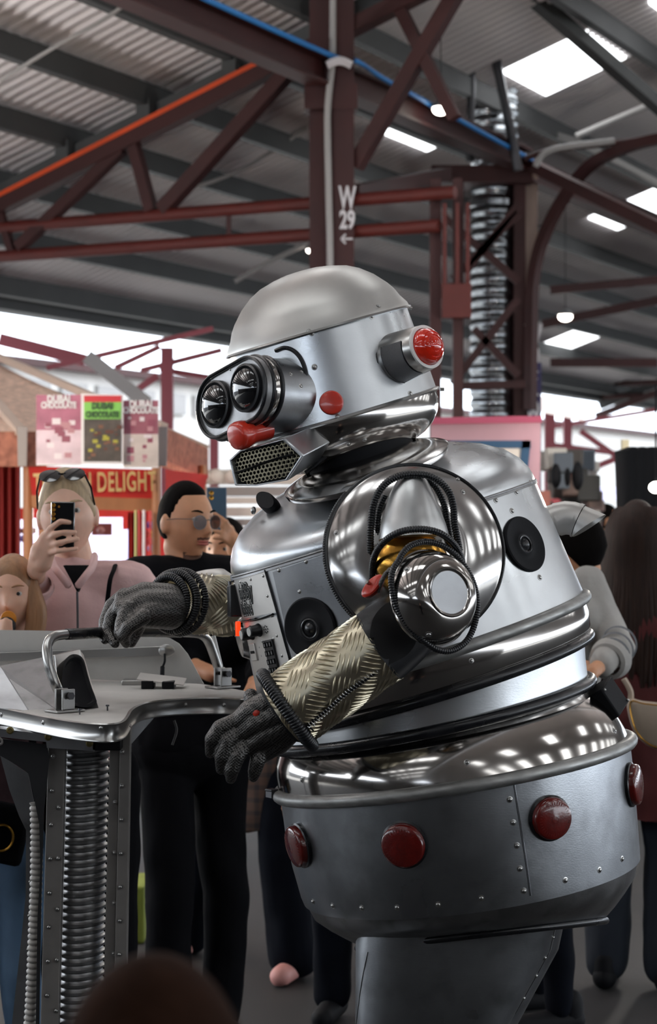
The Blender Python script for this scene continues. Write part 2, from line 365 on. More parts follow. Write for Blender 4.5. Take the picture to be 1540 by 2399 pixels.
# column W 29
rt = thing('steel_column', 'dark red steel column lettered W 29 with arrow, behind the robot', 'column', Q(0, 0, 0))
cy = 11.86; xa = (725-CX)/F*cy; xb = (830-CX)/F*cy; xm = (775-CX)/F*cy
b = MB(); b.wbox(xb-.125, xb, cy, cy+.03, 0, 5.0); b.build('flange', M['red_steel'], rt, smooth=0)
b = MB(); b.wbox(xa, xa+.1, cy+.05, cy+.08, 0, 5.0); b.build('flange', M['red_steel'], rt, smooth=0)
b = MB(); b.wbox(xm-.03, xm+.02, cy+.02, cy+.2, 0, 5.0); b.build('web', M['red_steel'], rt, smooth=0)
b = MB(); b.wbox(xa-.03, xb+.02, cy-.01, cy+.15, 4.05, 4.2); b.build('cap_plate', M['red_steel'], rt, smooth=0)
cf = Frame(V(((815-CX)/F*(cy-.02), cy-.004, P(0, 468, cy).z)), TOCAM)
for s_, py_, sz in (('W', 466, .19), ('29', 517, .15)):
    text_mesh(s_, sz, Frame(V(((814-CX)/F*cy, cy-.004, P(0, py_, cy).z)), TOCAM), M['white_paint'], 'lettering', rt, offset=.005, sx=.5 if s_ == 'W' else .62)
def arrow(x, y, z, s_, parent, m=M['white_paint']):
    b = MB(); f = Frame(V((x, y, z)), TOCAM); b.beam(f.p(-s_, 0), f.p(s_, 0), .006, s_*.3, V((0, 0, 1))); b.beam(f.p(-s_, 0), f.p(-s_*.2, s_*.8), .006, s_*.3); b.beam(f.p(-s_, 0), f.p(-s_*.2, -s_*.8), .006, s_*.3); b.build('arrow_mark', m, parent, smooth=0)
arrow((813-CX)/F*cy, cy-.006, P(0, 560, cy).z, .035, rt)
mb = MB(); y_ = cy-.05; mb.tube(spline([P(*q, y_) for q in ((782, -200), (780, 60), (779, 140), (773, 200), (768, 260), (768, 330), (771, 480), (774, 640), (776, 1300), (777, 1820))], 6), .021, 10)
o = mb.build('conduit_pipe', M['conduit']); o['label'] = 'pale conduit pipe running down the column marked W 29'; o['category'] = 'pipe'
mb = MB(); mb.tube([P(765+60*i/24, 150-12*sin(pi*i/24), y_-.06) for i in range(25)], .016, 8); mb.tube([P(768+54*i/24, 158-10*sin(pi*i/24), y_-.05) for i in range(25)], .012, 8)
o = mb.build('coiled_cable', M['white_paint']); o['label'] = 'white cable looped round the red column at the blue cable'; o['category'] = 'cable'
# plain column pair where the twin pipes end
rt = thing('steel_column', 'red steel column right of W 29 with hanging flat red box', 'column', P(1050, 1200, 11.75)-V((0, 0, 1.65)))
yy = 11.75
for p0, p1 in ((1008, 1034), (1062, 1084)):
    b = MB(); b.wbox((p0-CX)/F*yy, (p1-CX)/F*yy, yy, yy+.08, 0, 3.62); b.build('upright', M['red_steel'], rt, smooth=0)
b = MB(); b.wbox((1034-CX)/F*yy, (1102-CX)/F*yy, yy-.1, yy-.03, P(0, 748, yy).z, P(0, 668, yy).z); b.build('switch_box', BR, rt, smooth=0, bevel=.004)
for px in (1036, 1066, 1090): 
    b = MB(); b.wbox((px-CX)/F*yy, (px+9-CX)/F*yy, yy-.08, yy-.05, P(0, 670, yy).z, P(0, 480, yy).z); b.build('strap', BR, rt, smooth=0)
# column W 30 with duct
cy = 14.9
rt = thing('steel_column', 'dark red column lettered W 30 above a purple band, right of the ribbed duct', 'column', V(((1237-CX)/F*cy, cy, 0)))
b = MB(); b.wbox((1205-CX)/F*cy, (1232-CX)/F*cy, cy, cy+.2, 0, 4.15); b.build('flange', M['red_steel'], rt, smooth=0)
b = MB(); b.wbox((1232-CX)/F*cy, (1262-CX)/F*cy, cy+.05, cy+.12, 2.98, 4.2); b.build('web', mat('tan_steel', '8a7468', .5, var=.2, vscale=3), rt, smooth=0)
b = MB(); b.wbox((1232-CX)/F*cy, (1262-CX)/F*cy, cy+.03, cy+.12, 0, 2.98); b.build('lettered_face', M['red_steel'], rt, smooth=0)
b = MB(); b.wbox((1238-CX)/F*cy, (1268-CX)/F*cy, cy-.03, cy+.0, 0, P(0, 850, cy).z); b.build('purple_board', M['purple_board'], rt, smooth=0, label='purple band with white letters')
for s_, py_, sz in (('W', 787, .2), ('30', 835, .15), ('K', 910, .17), ('30', 960, .14)):
    text_mesh(s_, sz, Frame(V(((1249-CX)/F*cy, cy-.045, P(0, py_, cy).z)), TOCAM), M['white_paint'], 'lettering', rt, offset=.007, sx=.6)
arrow((1250-CX)/F*cy, cy-.05, P(0, 872, cy).z, .035, rt)
b = MB(); b.wbox((1010-CX)/F*cy, (1245-CX)/F*cy, cy-.1, cy+.25, P(0, 432, cy).z, P(0, 392, cy).z); b.build('cap_plate', M['red_steel'], rt, smooth=0)
# the lattice tower round the duct
rt = thing('lattice_tower', 'dark red lattice tower of cross braces beside the ribbed duct', 'tower', P(1150, 1200, 14.6)-V((0, 0, 1.65)))
yy = 14.6
for px in (1075, ):
    b = MB(); b.beam(P(px, 1500, yy), P(px, 420, yy), .07, .07); b.build('upright', M['red_steel'], rt, smooth=0)
for a, c in (((1040, 510), (1215, 660)), ((1215, 700), (1060, 900)), ((1060, 905), (1230, 900)), ((1215, 480), (1090, 640)), ((1110, 770), (1215, 880)), ((1060, 655), (1215, 500))):
    b = MB(); b.beam(P(*a, yy), P(*c, yy), .055, .055); b.build('brace', M['red_steel'], rt, smooth=0)
# ribbed duct
rt = thing('ribbed_duct', 'wide silver ribbed air duct rising behind the lattice tower', 'duct', P(1158, 1200, 15.1)-V((0, 0, 1.65)))
b = MB(); fr = Frame(P(1158, 1200, 15.1)-V((0, 0, 1.0)), (0, 0, 1)); prof = []; z = 0
while z < 5.0:
    prof += [(.17, z), (.185, z+.02), (.185, z+.055), (.17, z+.075)]; z += .085
b.rev(fr, prof, 28); b.build('duct_tube', M['duct_steel'], rt)
b = MB(); b.rev(Frame(fr.p(0, 0, 3.3), (0, 0, 1)), [(.19, 0), (.2, .01), (.2, .05), (.19, .06)], 28); b.build('duct_band', M['duct_steel'], rt)
# curved bracket springing from the W 30 column
mb = MB(); mb.tube(spline([P(px, py, y) for px, py, y in ((1243, 960, 14.8), (1245, 800, 14.8), (1252, 640, 14.8), (1290, 520, 14.7), (1370, 400, 14.5), (1470, 345, 14.2), (1600, 315, 13.9))], 8), .05, 4)
o = mb.build('curved_bracket', DR, smooth=0); o['label'] = 'long curved dark red bracket arching right from the W 30 column'; o['category'] = 'bracket'
for a, c, ya, yb, w_, lab, mm in (((826, 452), (1045, 408), 12.1, 14.4, .09, 'dark red beam between the W 29 column and the duct top', 'red_steel'), ((1215, 372), (1560, 540), 14.9, 13.4, .08, 'dark red slanting beam under the curved bracket at right', 'red_steel'),
        ((1210, -40), (1560, 262), 13.3, 14.6, .09, 'grey brown beam crossing the large skylight at upper right', 'grey_purlin'),
        ((1290, 680), (1560, 655), 17, 17, .07, 'dark red horizontal tie at right below the bright skylights', 'red_steel'),
        ((1270, 760), (1560, 700), 19, 19, .08, 'dark red tie bar sloping gently at the right edge', 'red_steel'),
        ((1290, 850), (1540, 850), 21, 21, .09, 'lowest dark red tie bar at right, left end at the column', 'red_steel')):
    mb = MB(); mb.beam(P(*a, ya), P(*c, yb), w_, w_); o = mb.build('tie_beam', M[mm], smooth=0); o['label'] = lab; o['category'] = 'beam'
for (pts, y_, r, lab, mm) in (([(1230, 372), (1300, 350), (1400, 340), (1560, 320)], 14.3, .02, 'thin brown cable run along the curved bracket', 'red_steel'),
        ([(1255, 390), (1275, 360), (1320, 345), (1440, 330)], 14.0, .022, 'pale grey flexible conduit looping off the W 30 column', 'conduit'),
        ([(1225, 260), (1290, 310), (1380, 345), (1560, 440)], 16, .03, 'light grey pipe slanting down at right under the big skylight', 'conduit'),
        ([(1350, 320), (1560, 230)], 15, .025, 'thin pale pipe rising to the right edge near the skylight', 'conduit'),
        ([(0, 190), (120, 115), (245, 45), (330, -20)], 11.0, .012, 'thin tan sprinkler pipe crossing the roof at upper left', 'conduit'),
        ([(550, 660), (620, 620), (720, 570)], 15.0, .02, 'thin tan pipe sloping toward the column above the helmet', 'conduit'),
        ([(390, 460), (560, 400), (720, 300)], 14.4, .014, 'thin tan pipe behind the diagonal braces', 'conduit'),
        ([(1110, -10), (1105, 180), (1102, 380)], 14.4, .03, 'dark vertical pipe at the left side of the duct', 'dark_steel'),
        ([(1130, -20), (1165, 150), (1195, 300), (1215, 400)], 14.3, .035, 'dark slanting pipe crossing in front of the ribbed duct', 'dark_steel')):
    mb = MB(); mb.tube(spline([P(*q, y_) for q in pts], 6), r, 8); o = mb.build('overhead_pipe', M[mm]); o['label'] = lab; o['category'] = 'pipe'
# lamps that glow in the roof
for i, (px, py, y, s_, lab) in enumerate(((728, 587, 15, .035, 'round glowing lamp just left of the W 29 column'), (1033, 257, 13, .06, 'round glowing lamp left of the duct top'),
        (1325, 742, 18, .07, 'glowing hanging lamp right of the W 30 column'), (1097, 936, 17, .022, 'tiny white lamp between the lattice braces'))):
    rt = thing('hanging_lamp', lab, 'lamp', P(px, py, y)+V((0, 0, s_)))
    b = MB(); b.ball(P(px, py, y), s_*.9, s_*.9, s_*.6, 16, 10); b.build('bulb', M['lamp_glow'], rt)
    b = MB(); b.rev(Frame(P(px, py, y)+V((0, 0, s_*.2)), (0, 0, 1)), [(s_, 0), (s_*.8, s_*.5), (s_*.2, s_*.9)], 16, caps=(False, True)); b.build('shade', M['lamp_body'], rt)
    b = MB(); b.tube([P(px, py, y)+V((0, 0, s_)), P(px, py, y)+V((0, 0, 1.2 if i != 1 else .8))], .004, 6); b.build('cord', M['black_plastic'], rt)
# building outside the open side, seen below the eave
def wallbox(name, u0, u1, t, z0, z1, m, th=.1, **k):
    mb = MB(); mb.box(Frame(Q(u0, t, (z0+z1)/2), AX), -th/2, th/2, -(z1-z0)/2, (z1-z0)/2, 0, u1-u0); return struct(mb, name, m, **k)
fw = wallbox('wall_outside', -3, 40, 9.5, 0, 3.55, M['facade'])
gl = mat('facade_glass', '8e8c8a', .15, 0)
for i in range(26):
    u = -1+i*.85; z0 = 3.05
    b = MB(); b.box(Frame(Q(u, 9.42, z0), AX), -.03, .03, 0, .3, 0, .6); b.build('window_pane', gl, fw, smooth=0)
b = MB(); b.box(Frame(Q(-3, 9.4, 3.5), AX), -.12, .12, 0, .1, 0, 43); b.build('cornice', M['red_steel'], fw, smooth=0)
# unseen dark screens, added to darken low reflections on the robot
bwm = mat('screen_dark', '3a3634', .8, var=.5, vscale=1.5)
mb = MB(); mb.wbox(-12, 11, -4.2, -4.0, 0, 2.15); struct(mb, 'wall_screen_back', bwm)
mb = MB(); mb.wbox(-12, -11.8, -4, 7, 0, 2.1); struct(mb, 'wall_screen_left', bwm)
for i, u in enumerate((-15, -12.6, -10.2, -7.8, -5.4, -3, -.6, 1.8, 4.2, 6.6, 9)):  # second unseen skylight row, added to brighten the torso's reflections
    sk += 1; mb = MB(); t0, t1 = -13.2, -10.8
    mb.loft([[Q(u, t0, rz(t0)-.02), Q(u+.88, t0, rz(t0)-.02), Q(u+.88, t1, rz(t1)-.02), Q(u, t1, rz(t1)-.02)], [Q(u, t0, rz(t0)), Q(u+.88, t0, rz(t0)), Q(u+.88, t1, rz(t1)), Q(u, t1, rz(t1))]], caps=(True, True))
    struct(mb, 'window_%d' % sk, M['skylight_panel'])
concrete = mat('concrete', 'b5b1aa', .85, var=.1, vscale=1)
for i, (t0, t1) in enumerate(((4.7, 9.4), (-30, -17.5))):  # pale ground outside, added to bounce daylight up onto the roof
    mb = MB(); mb.add([Q(-30, t0, .01), Q(60, t0, .01), Q(60, t1, .01), Q(-30, t1, .01)], [(0, 1, 2, 3)]); struct(mb, 'ground_outside', concrete)

# unseen light trays, added to brighten the roof sheets from below
for i, (u, t) in enumerate(((-4.5, 2.2), (-4.5, -1.6), (-9, .5), (2.5, -4.6), (7.5, -4.6), (13, -4.6))):
    z = rz(t)-1.25; rt = thing('roof_fill_tray', 'unseen light tray added to brighten the roof', 'lamp', Q(u, t, z), 'added roof light trays')
    b = MB(); f_ = Frame(Q(u-1.2, t, z), AX); b.box(f_, -.2, .2, -.05, 0, 0, 2.4); b.build('tray', M['lamp_body'], rt, smooth=0, bevel=.01)
    for du in (-.9, .9): b = MB(); b.tube([Q(u+du, t, z), Q(u+du, t, rz(t))], .006, 6); b.build('hanger', M['lamp_body'], rt)
    ld = bpy.data.lights.new('roof_fill_light', 'AREA'); ld.shape = 'RECTANGLE'; ld.size = .35; ld.size_y = 2.2; ld.energy = 140; ld.color = (1, .965, .94)
    lo = bpy.data.objects.new('roof_fill_light', ld); COL.objects.link(lo); fr_ = Frame((0, 0, 0), (0, 0, -1), AX)
    lo.rotation_mode = 'QUATERNION'; lo.rotation_quaternion = fmat(fr_).to_quaternion(); lo.location = Q(u, t, z+.02)

rt = thing('hanging_lamp', 'unseen warm globe added to brighten the sweets stall', 'lamp', P(-330, 1060, 8.0))  # made-up globe out of frame, added to warm and brighten the stall
b = MB(); b.ball(P(-330, 1060, 8.0), .08); b.build('bulb', M['lamp_glow'], rt); b = MB(); b.tube([P(-330, 1060, 8.0), P(-330, 700, 8.0)], .005, 6); b.build('cord', M['black_plastic'], rt)
for nm, loc, e, c in (('stall_lamp', P(-330, 1085, 7.8), 55, (1, .86, .7)), ('stall_inner_lamp', P(200, 1215, 10.0), 25, (1, .9, .82)), ('goods_fill', P(1700, 1000, 9.5), 60, (1, .93, .85))):  # added fill lights that brighten the stalls, not fixtures in view
    ld = bpy.data.lights.new(nm, 'POINT'); ld.energy = e; ld.color = c; ld.shadow_soft_size = .09; lo = bpy.data.objects.new(nm, ld); COL.objects.link(lo); lo.location = loc
# ================================================================ the robot
RB = thing('costumed_robot', 'tall riveted silver robot with goggle eyes, leaning over the cart', 'robot', (PR(1000, 1200).x, RD, 0))
def S(v=0): return (RD+v*K)/F                     # metres per projected pixel at depth offset v
def rframe(cx, cy, th, ph=0, v=0):
    th, ph = R(th), R(ph); U = V((-sin(th), 0, cos(th))); e1 = V((cos(th), 0, sin(th))); e2 = V((0, 1, 0))
    U2 = U*cos(ph)-e2*sin(ph); Y = e2*cos(ph)+U*sin(ph)
    f = Frame(PR(cx, cy, v), U2, Y); return f       # X right in view, Y away from camera, Z up the body
def rring(cx, cy, a, th, ph=0, v=0, b=None, n=96):
    f = rframe(cx, cy, th, ph, v); b = b or a
    return [f.p(a*K*cos(2*pi*k/n), b*K*sin(2*pi*k/n)) for k in range(n)]
def torus_ring(cx, cy, a, th, r, ph=0, v=0, b=None, n=96):
    return MB().tube(rring(cx, cy, a, th, ph, v, b, n), r*K, 12, closed=True, up=rframe(cx, cy, th, ph, v).Z)
SH = {}
def shell(key, name, rings, m, parent=RB, caps=(False, False), **k):
    mb = MB().loft(rings, caps=caps); SH[key] = mb.bvh(); return mb.build(name, M[m], parent, **k)
CAMP = V((0, 0, H))
def hit(key, px, py):
    d = (P(px, py, 1.0)-CAMP).normalized(); best = None
    for kk in (key if isinstance(key, (list, tuple)) else [key]):
        l, n, i, s_ = SH[kk].ray_cast(CAMP, d)
        if l is not None and (best is None or s_ < best[2]): best = (l, n, s_)
    if best is None:
        kk = key if isinstance(key, str) else key[0]; q = PR(px, py, -200); l, n, i, s_ = SH[kk].find_nearest(q); best = (l, n, s_)
    l, n = best[0], best[1].normalized()
    if n.dot(d) > 0: n = -n
    return l, n
TUP = V((-sin(R(17.7)), 0, cos(R(17.7))))
def sframe(key, px, py, up=TUP, lift=0):
    l, n = hit(key, px, py); return Frame(l+n*lift, n, up)
# shared rivet meshes
rv = MB(); f0 = Frame((0, 0, 0), (0, 0, 1), (0, 1, 0))
rv.rev(f0, [(.0068, 0), (.0068, .0008), (.0045, .0012), (.0042, .0026), (.0028, .0038), (.001, .0042)], 14, caps=(False, True))
riv_me, _ = rv.mesh('rivet'); riv_me.materials.append(M['steel'])
def rivets(key, pts, parent=RB, s_=1.0, name='rivet'):
    for px, py in pts:
        l, n = hit(key, px, py); f = Frame(l-n*.0003, n, TUP); place(riv_me, name, f.o, fmat(f), parent, s_)
def seam(key, pts, r, m, name, parent=RB, lift=0, n=10, flat=.5, **k):
    q = spline([V((*p, 0)) for p in pts], n); w3 = []
    for p in q:
        l, nn = hit(key, p.x, p.y); w3.append(l+nn*lift)
    mb = MB(); mb.tube(w3, r, 8, flat=flat if flat else 1); return mb.build(name, M[m], parent, **k)
# ---------------- torso
dome_prof = [(371, 0), (371, 10), (366, 32), (352, 60), (326, 88), (285, 112), (235, 130), (175, 142), (110, 148)]
def up_from(cx, cy, th, d): t = R(th); return cx-sin(t)*d, cy-cos(t)*d
rings = []
for a, d in dome_prof:
    x, y = up_from(898, 1235, 17.7, d); rings.append(rring(x, y, a, 17.7, 11*(d/148)**1.2))
shell('dome', 'shoulder_dome', rings, 'brushed_aluminium', caps=(False, True))
rings = [rring(898+88*t, 1235+277*t, 371+29*t, 17.7) for t in (0, .2, .4, .6, .8, 1)]
shell('torso', 'torso_shell', rings, 'brushed_aluminium')
torus_ring(899, 1238, 372, 17.7, 3.2).build('dome_band', M['dull_aluminium'], RB)
ban = MB().loft([rring(898.5, 1235, 373, 17.7), rring(901, 1245, 375, 17.7)]); ban.build('seam_band', M['dull_aluminium'], RB, label='dull grey strap round the shoulder seam')
torus_ring(988, 1514, 400, 17.7, 14).build('bumper_ring', M['grey_tube'], RB, label='worn grey bumper tube under the chest')
rings = [rring(988, 1516, 396, 17.7), rring(997, 1545, 398, 17.4), rring(1006, 1575, 392, 17.2), rring(1010, 1590, 380, 17)]
shell('cband', 'chrome_waist_band', rings, 'chrome')
torus_ring(1010, 1594, 384, 16.8, 13.5).build('rubber_ring', M['black_rubber'], RB, label='upper black rubber ring at the waist')
rings = [rring(1010, 1596, 372, 16.5), rring(1010, 1630, 371, 14.5), rring(1012, 1668, 372, 12.5)]
shell('waist', 'waist_shell', rings, 'brushed_aluminium')
torus_ring(1012, 1668, 379, 12.2, 14).build('rubber_ring', M['black_rubber'], RB, label='lower black rubber ring above the hip bowl')
# ---------------- hips
rings = [rring(1020, 1690, 372, 11), rring(1027, 1700, 381, 10.6), rring(1036, 1720, 395, 10.2), rring(1046, 1745, 405, 9.8), rring(1056, 1770, 411, 9.5), rring(1063, 1792, 414, 9.3)]
shell('hipbowl', 'hip_bowl', rings, 'chrome')
shell('hiptop', 'hip_lid', [rring(1012, 1668, 365, 12.2), rring(1018, 1684, 368, 11.4), rring(1020, 1690, 372, 11)], 'worn_chrome')
torus_ring(1064, 1794, 417, 9.3, 15, ph=-1.2).build('bumper_ring', M['grey_tube'], RB, label='worn grey bumper tube round the hips')
rings = [rring(1065, 1800, 413, 9.3, -1.2), rring(1075, 1880, 412, 9, -1), rring(1086, 1960, 407, 8.6, 0), rring(1100, 2040, 399, 8.3, 0), rring(1104, 2056, 396, 8.3)]
shell('hip', 'hip_shell', rings, 'hip_aluminium')
rings = [rring(1104, 2054, 392, 8.3), rring(1110, 2095, 378, 8, -2), rring(1117, 2130, 348, 7.5, -5), rring(1123, 2160, 318, 6.8, -9), rring(1127, 2178, 296, 6.4, -11.5), rring(1128, 2184, 286, 6.4, -12.5)]
shell('under', 'hip_underbowl', rings, 'dull_aluminium')
torus_ring(1128, 2189, 291, 6.4, 9, ph=-12.5).build('leg_opening_trim', M['black_rubber'], RB)
shell('inner', 'inner_lining', [rring(1128, 2180, 284, 6.4, -12.5), rring(1125, 2120, 330, 7, -6), rring(1110, 2000, 370, 8)], 'matt_black')
# ---------------- legs
def leg(cx, w1, v1, x2, label):
    rs = []
    n = 56
    for t, px, py, a, b, v in ((0, cx, 2080, w1, 150, v1), (.35, cx-22, 2210, w1-6, 148, v1), (.6, cx-76, 2399, w1-58, 140, v1), (.9, cx-120, 2720, 125, 120, v1), (1, cx-132, 2880, 118, 115, v1)):
        f = Frame(PR(px, py, v), (0, 0, 1), (0, 1, 0)); r_ = []
        for k in range(n):
            an = 2*pi*k/n; c, s_ = cos(an), sin(an); e = .55
            r_.append(f.p(a*K*abs(c)**e*(1 if c > 0 else -1), b*K*abs(s_)**e*(1 if s_ > 0 else -1)))
        rs.append(r_)
    mb = MB().loft(rs, caps=(True, True)); o = mb.build('leg', M['hip_aluminium'], RB, smooth=60, label=label); return o, mb
lg, lmb = leg(1083, 228, -110, 0, 'near riveted metal leg'); SH['leg'] = lmb.bvh()
leg(1140, 200, 190, 0, 'far metal leg')
fb = MB(); 
for v_, cx_ in ((-110, 950), (190, 1010)):
    f = Frame(PR(cx_-60, 2930, v_), (0, 0, 1), (0, 1, 0)); f.o.z = 0
    fb = MB(); n = 40
    fb.loft([[f.p(a*K*cos(2*pi*k/n)-sh*K, b*K*sin(2*pi*k/n), z) for k in range(n)] for a, b, sh, z in ((235, 140, 0, 0), (240, 145, 0, .03), (225, 135, 0, .09), (160, 125, -40, .13), (128, 118, -60, .17))], caps=(True, True)); fb.build('boot', M['scuffed_aluminium'], RB)
# ---------------- rivets and seams
rivets('hip', [(734, 2112), (780, 2122), (848, 2127), (931, 2126), (1027, 2119), (1128, 2104), (1325, 2062), (1405, 2038), (1458, 2012), (1195, 1873), (1203, 1927), (1212, 1981), (1219, 2035), (1228, 2087)])
rivets('hipbowl', [(1095, 1786), (708, 1827), (1440, 1712)])
seam('hip', [(1203, 1835), (1216, 1920), (1230, 2010), (1242, 2098)], .0012, 'dark_steel', 'plate_seam')
seam('hip', [(1206, 1835), (1219, 1920), (1233, 2010), (1245, 2098)], .0016, 'scuffed_aluminium', 'plate_seam')
seam('leg', [(1316, 2160), (1285, 2250), (1245, 2399)], .0014, 'dark_steel', 'plate_seam')
rivets('leg', [(1296, 2196), (1277, 2244), (1262, 2290), (1245, 2350)], s_=.9)
seam('leg', [(862, 2230), (848, 2300), (835, 2399)], .002, 'steel', 'edge_bead')
rivets('torso', [(1162, 1172), (1200, 1197), (1243, 1131), (1265, 1353), (1210, 1153), (703, 1386), (718, 1316), (655, 1336), (768, 1310)])
rivets('cband', [(1105, 1548)], s_=.8)
# front chest plates, proud of the shell
def plate(key, poly, m, name, th=.0015, n=14, **k):
    """thin plate following the shell inside a 4-corner pixel outline"""
    (ax, ay), (bx, by), (cx, cy), (dx, dy) = poly; top = []; 
    g = []
    for i in range(n+1):
        row = []
        for j in range(n+1):
            u, v = i/n, j/n
            px = (ax*(1-u)+bx*u)*(1-v)+(dx*(1-u)+cx*u)*v; py = (ay*(1-u)+by*u)*(1-v)+(dy*(1-u)+cy*u)*v
            l, nn = hit(key, px, py); row.append((l, nn))
        g.append(row)
    mb = MB()
    loop = [g[0][j] for j in range(n)]+[g[i][n] for i in range(n)]+[g[n][j] for j in range(n, 0, -1)]+[g[i][0] for i in range(n, 0, -1)]
    vs = [l+nn*th for r_ in g for l, nn in r_]; fs = [(i*(n+1)+j, i*(n+1)+j+1, (i+1)*(n+1)+j+1, (i+1)*(n+1)+j) for i in range(n) for j in range(n)]
    mb.add(vs, fs); mb.loft([[l for l, nn in loop], [l+nn*th for l, nn in loop]])
    SH[name+'_'+m+str(len(SH))] = mb.bvh(); return mb.build(name, M[m], RB, smooth=50, **k)
plate('torso', [(640, 1340), (850, 1270), (905, 1560), (706, 1625)], 'scuffed_aluminium', 'chest_plate', label='scuffed plate carrying the front speaker')
plate('torso', [(550, 1357), (620, 1337), (648, 1434), (568, 1450)], 'spun_aluminium', 'name_plate', label='small plate lettered TUBBY THE ROBOT')
plate('torso', [(570, 1460), (650, 1444), (690, 1590), (596, 1612)], 'spun_aluminium', 'control_plate', label='plate with knobs, slot and keypad')
seam('torso', [(622, 1335), (641, 1400), (656, 1455), (672, 1515), (690, 1580), (704, 1630)], .0042, 'black_rubber', 'rubber_strip', lift=.001)
seam('torso', [(563, 1457), (605, 1451), (643, 1438)], .004, 'black_rubber', 'rubber_strip', lift=.0035)
T1 = ['torso']
SH['chestp'] = SH['torso']
rivets('torso', [(618, 1349), (589, 1357), (565, 1363), (551, 1368), (628, 1396), (638, 1442), (650, 1489), (662, 1536), (616, 1502), (642, 1496)], s_=.85)
# name lettering, bubble outline
NF = sframe('torso', 577, 1412, lift=.0)
for word, px, py, sz, sx in (('TUBBY', 576, 1387, .046, .62), ('THE', 570, 1416, .009, .6), ('ROBOT', 580, 1427, .036, .62)):
    f = sframe('torso', px, py)
    if word == 'TUBBY': body = 'tuBBy'
    elif word == 'ROBOT': body = 'RoBot'
    else: body = 'THE'
    text_mesh(body, sz, f, M['matt_black'], 'lettering', RB, depth=.0002, offset=.0042 if sz > .01 else 0, sx=sx, conform=SH['torso'], lift=.0022, spacing=1.12)
    if sz > .01:
        text_mesh(body, sz, f, M['white_plastic'], 'lettering', RB, depth=.0002, offset=.0026, sx=sx, conform=SH['torso'], lift=.0030, spacing=1.12)
        text_mesh(body, sz, f, M['matt_black'], 'lettering', RB, depth=.0002, offset=.0008, sx=sx, conform=SH['torso'], lift=.0038, spacing=1.12)
# knobs
for px, py, r_ in ((592, 1482, .0135), (571, 1484, .0125)):
    f = sframe('torso', px, py); kb = MB(); kb.rev(f, [(r_*1.15, 0), (r_*1.2, .003), (r_, .008), (r_*.95, .024), (r_*.8, .026)], 24, caps=(True, True)); o = kb.build('knob', M['black_plastic'], RB)
    kb = MB(); kb.rev(f, [(r_*.75, .0255), (r_*.72, .0275)], 24, caps=(True, True)); kb.build('knob_cap', M['white_plastic'], o)
# sounder holes, slot, keypad
f = sframe('torso', 625, 1474, lift=.0018); hb = MB()
for i in range(9):
    a = 2*pi*i/8; rr = 0 if i == 8 else .0075; hb.rev(f.off(rr*cos(a), rr*sin(a)), [(.0018, 0), (.0016, .0004)], 8, caps=(True, True))
hb.build('sounder_holes', M['dark_void'], RB, kind='stuff')
f = sframe('torso', 597, 1527, lift=.002); b = MB(); b.box(f, -.019, .019, -.019, .019, -.001, .003); o = b.build('coin_slot', M['spun_aluminium'], RB, bevel=.001)
b = MB(); b.box(f, -.014, .014, -.003, .003, .0025, .0034); b.build('slot_opening', M['dark_void'], o)
rivets('torso', [(609, 1516), (614, 1536)], s_=.6)
f = sframe('torso', 640, 1538, lift=.002); b = MB(); b.box(f, -.0185, .0185, -.039, .037, -.002, .004); kp = b.build('keypad', M['black_plastic'], RB, bevel=.001)
kb = MB(); kb.box(f0, -.0042, .0042, -.0058, .0058, 0, .003); kme, _ = kb.mesh('key', 0); kme.materials.append(M['matt_black'])
kf = MB(); kf.box(f0, -.0012, .0032, -.0045, .0035, .003, .0036)
kme2, _ = kf.mesh('key_face', 0); kme2.materials.append(M['dull_aluminium'])
for r_ in range(4):
    for c in range(3):
        p = f.p(-.0115+.0115*c, .027-.0185*r_, .004); place(kme, 'key', p, fmat(f), kp); place(kme2, 'key_mark', f.p(-.0115+.0115*c+.001, .027-.0185*r_, .0066), fmat(f), kp, .8)
# side boxes on the front edge
f = Frame(PR(546, 1408, -60), (-1, -.3, 0), TUP); b = MB(); b.box(f, -.015, .015, -.035, .035, -.02, .01); o = b.build('front_button_box', M['black_plastic'], RB, bevel=.003, label='black box with green edge on the chest front')
f = Frame(PR(557, 1473, -90), (-1, -.3, 0), TUP); b = MB(); b.box(f, -.006, .006, -.016, .016, -.006, .004); b.build('front_lamp', M['orange_lamp'], RB, bevel=.002, label='small glowing orange lamp')
f = Frame(PR(560, 1352, -60), (-.6, -.8, .1), TUP); b = MB(); b.box(f, -.02, .02, -.007, .009, -.004, .006); b.build('latch', M['dark_steel'], RB, bevel=.002); b = MB(); b.tube([f.p(-.026, -.004, .002), f.p(-.026, -.026, .002)], .004, 8); b.build('latch', M['dark_steel'], RB)
# speakers
def speaker(px, py, r_, lab, key='torso'):
    f = sframe(key, px, py); q = r_
    b = MB(); b.rev(f, [(q, -.009), (q*1.0, .003), (q*.95, .0055), (q*.88, .005), (q*.8, .0035), (q*.6, .0016), (q*.45, .0016), (q*.4, .004), (q*.34, .0045), (q*.3, .003), (q*.26, .0016), (q*.16, .005), (q*.05, .006)], 48, caps=(True, True))
    o = b.build('speaker', M['matt_black'], RB, label=lab)
    b = MB(); b.rev(f, [(q*.34, .0042), (q*.3, .0055), (q*.26, .0045)], 40); b.rev(f, [(q*.18, .0045), (q*.1, .0085), (q*.02, .0095)], 24, caps=(False, True)); b.build('speaker_cone', M['black_rubber'], o)
speaker(728, 1473, .0665, 'round black speaker on the chest front')
speaker(1229, 1275, .061, 'round black speaker on the back')
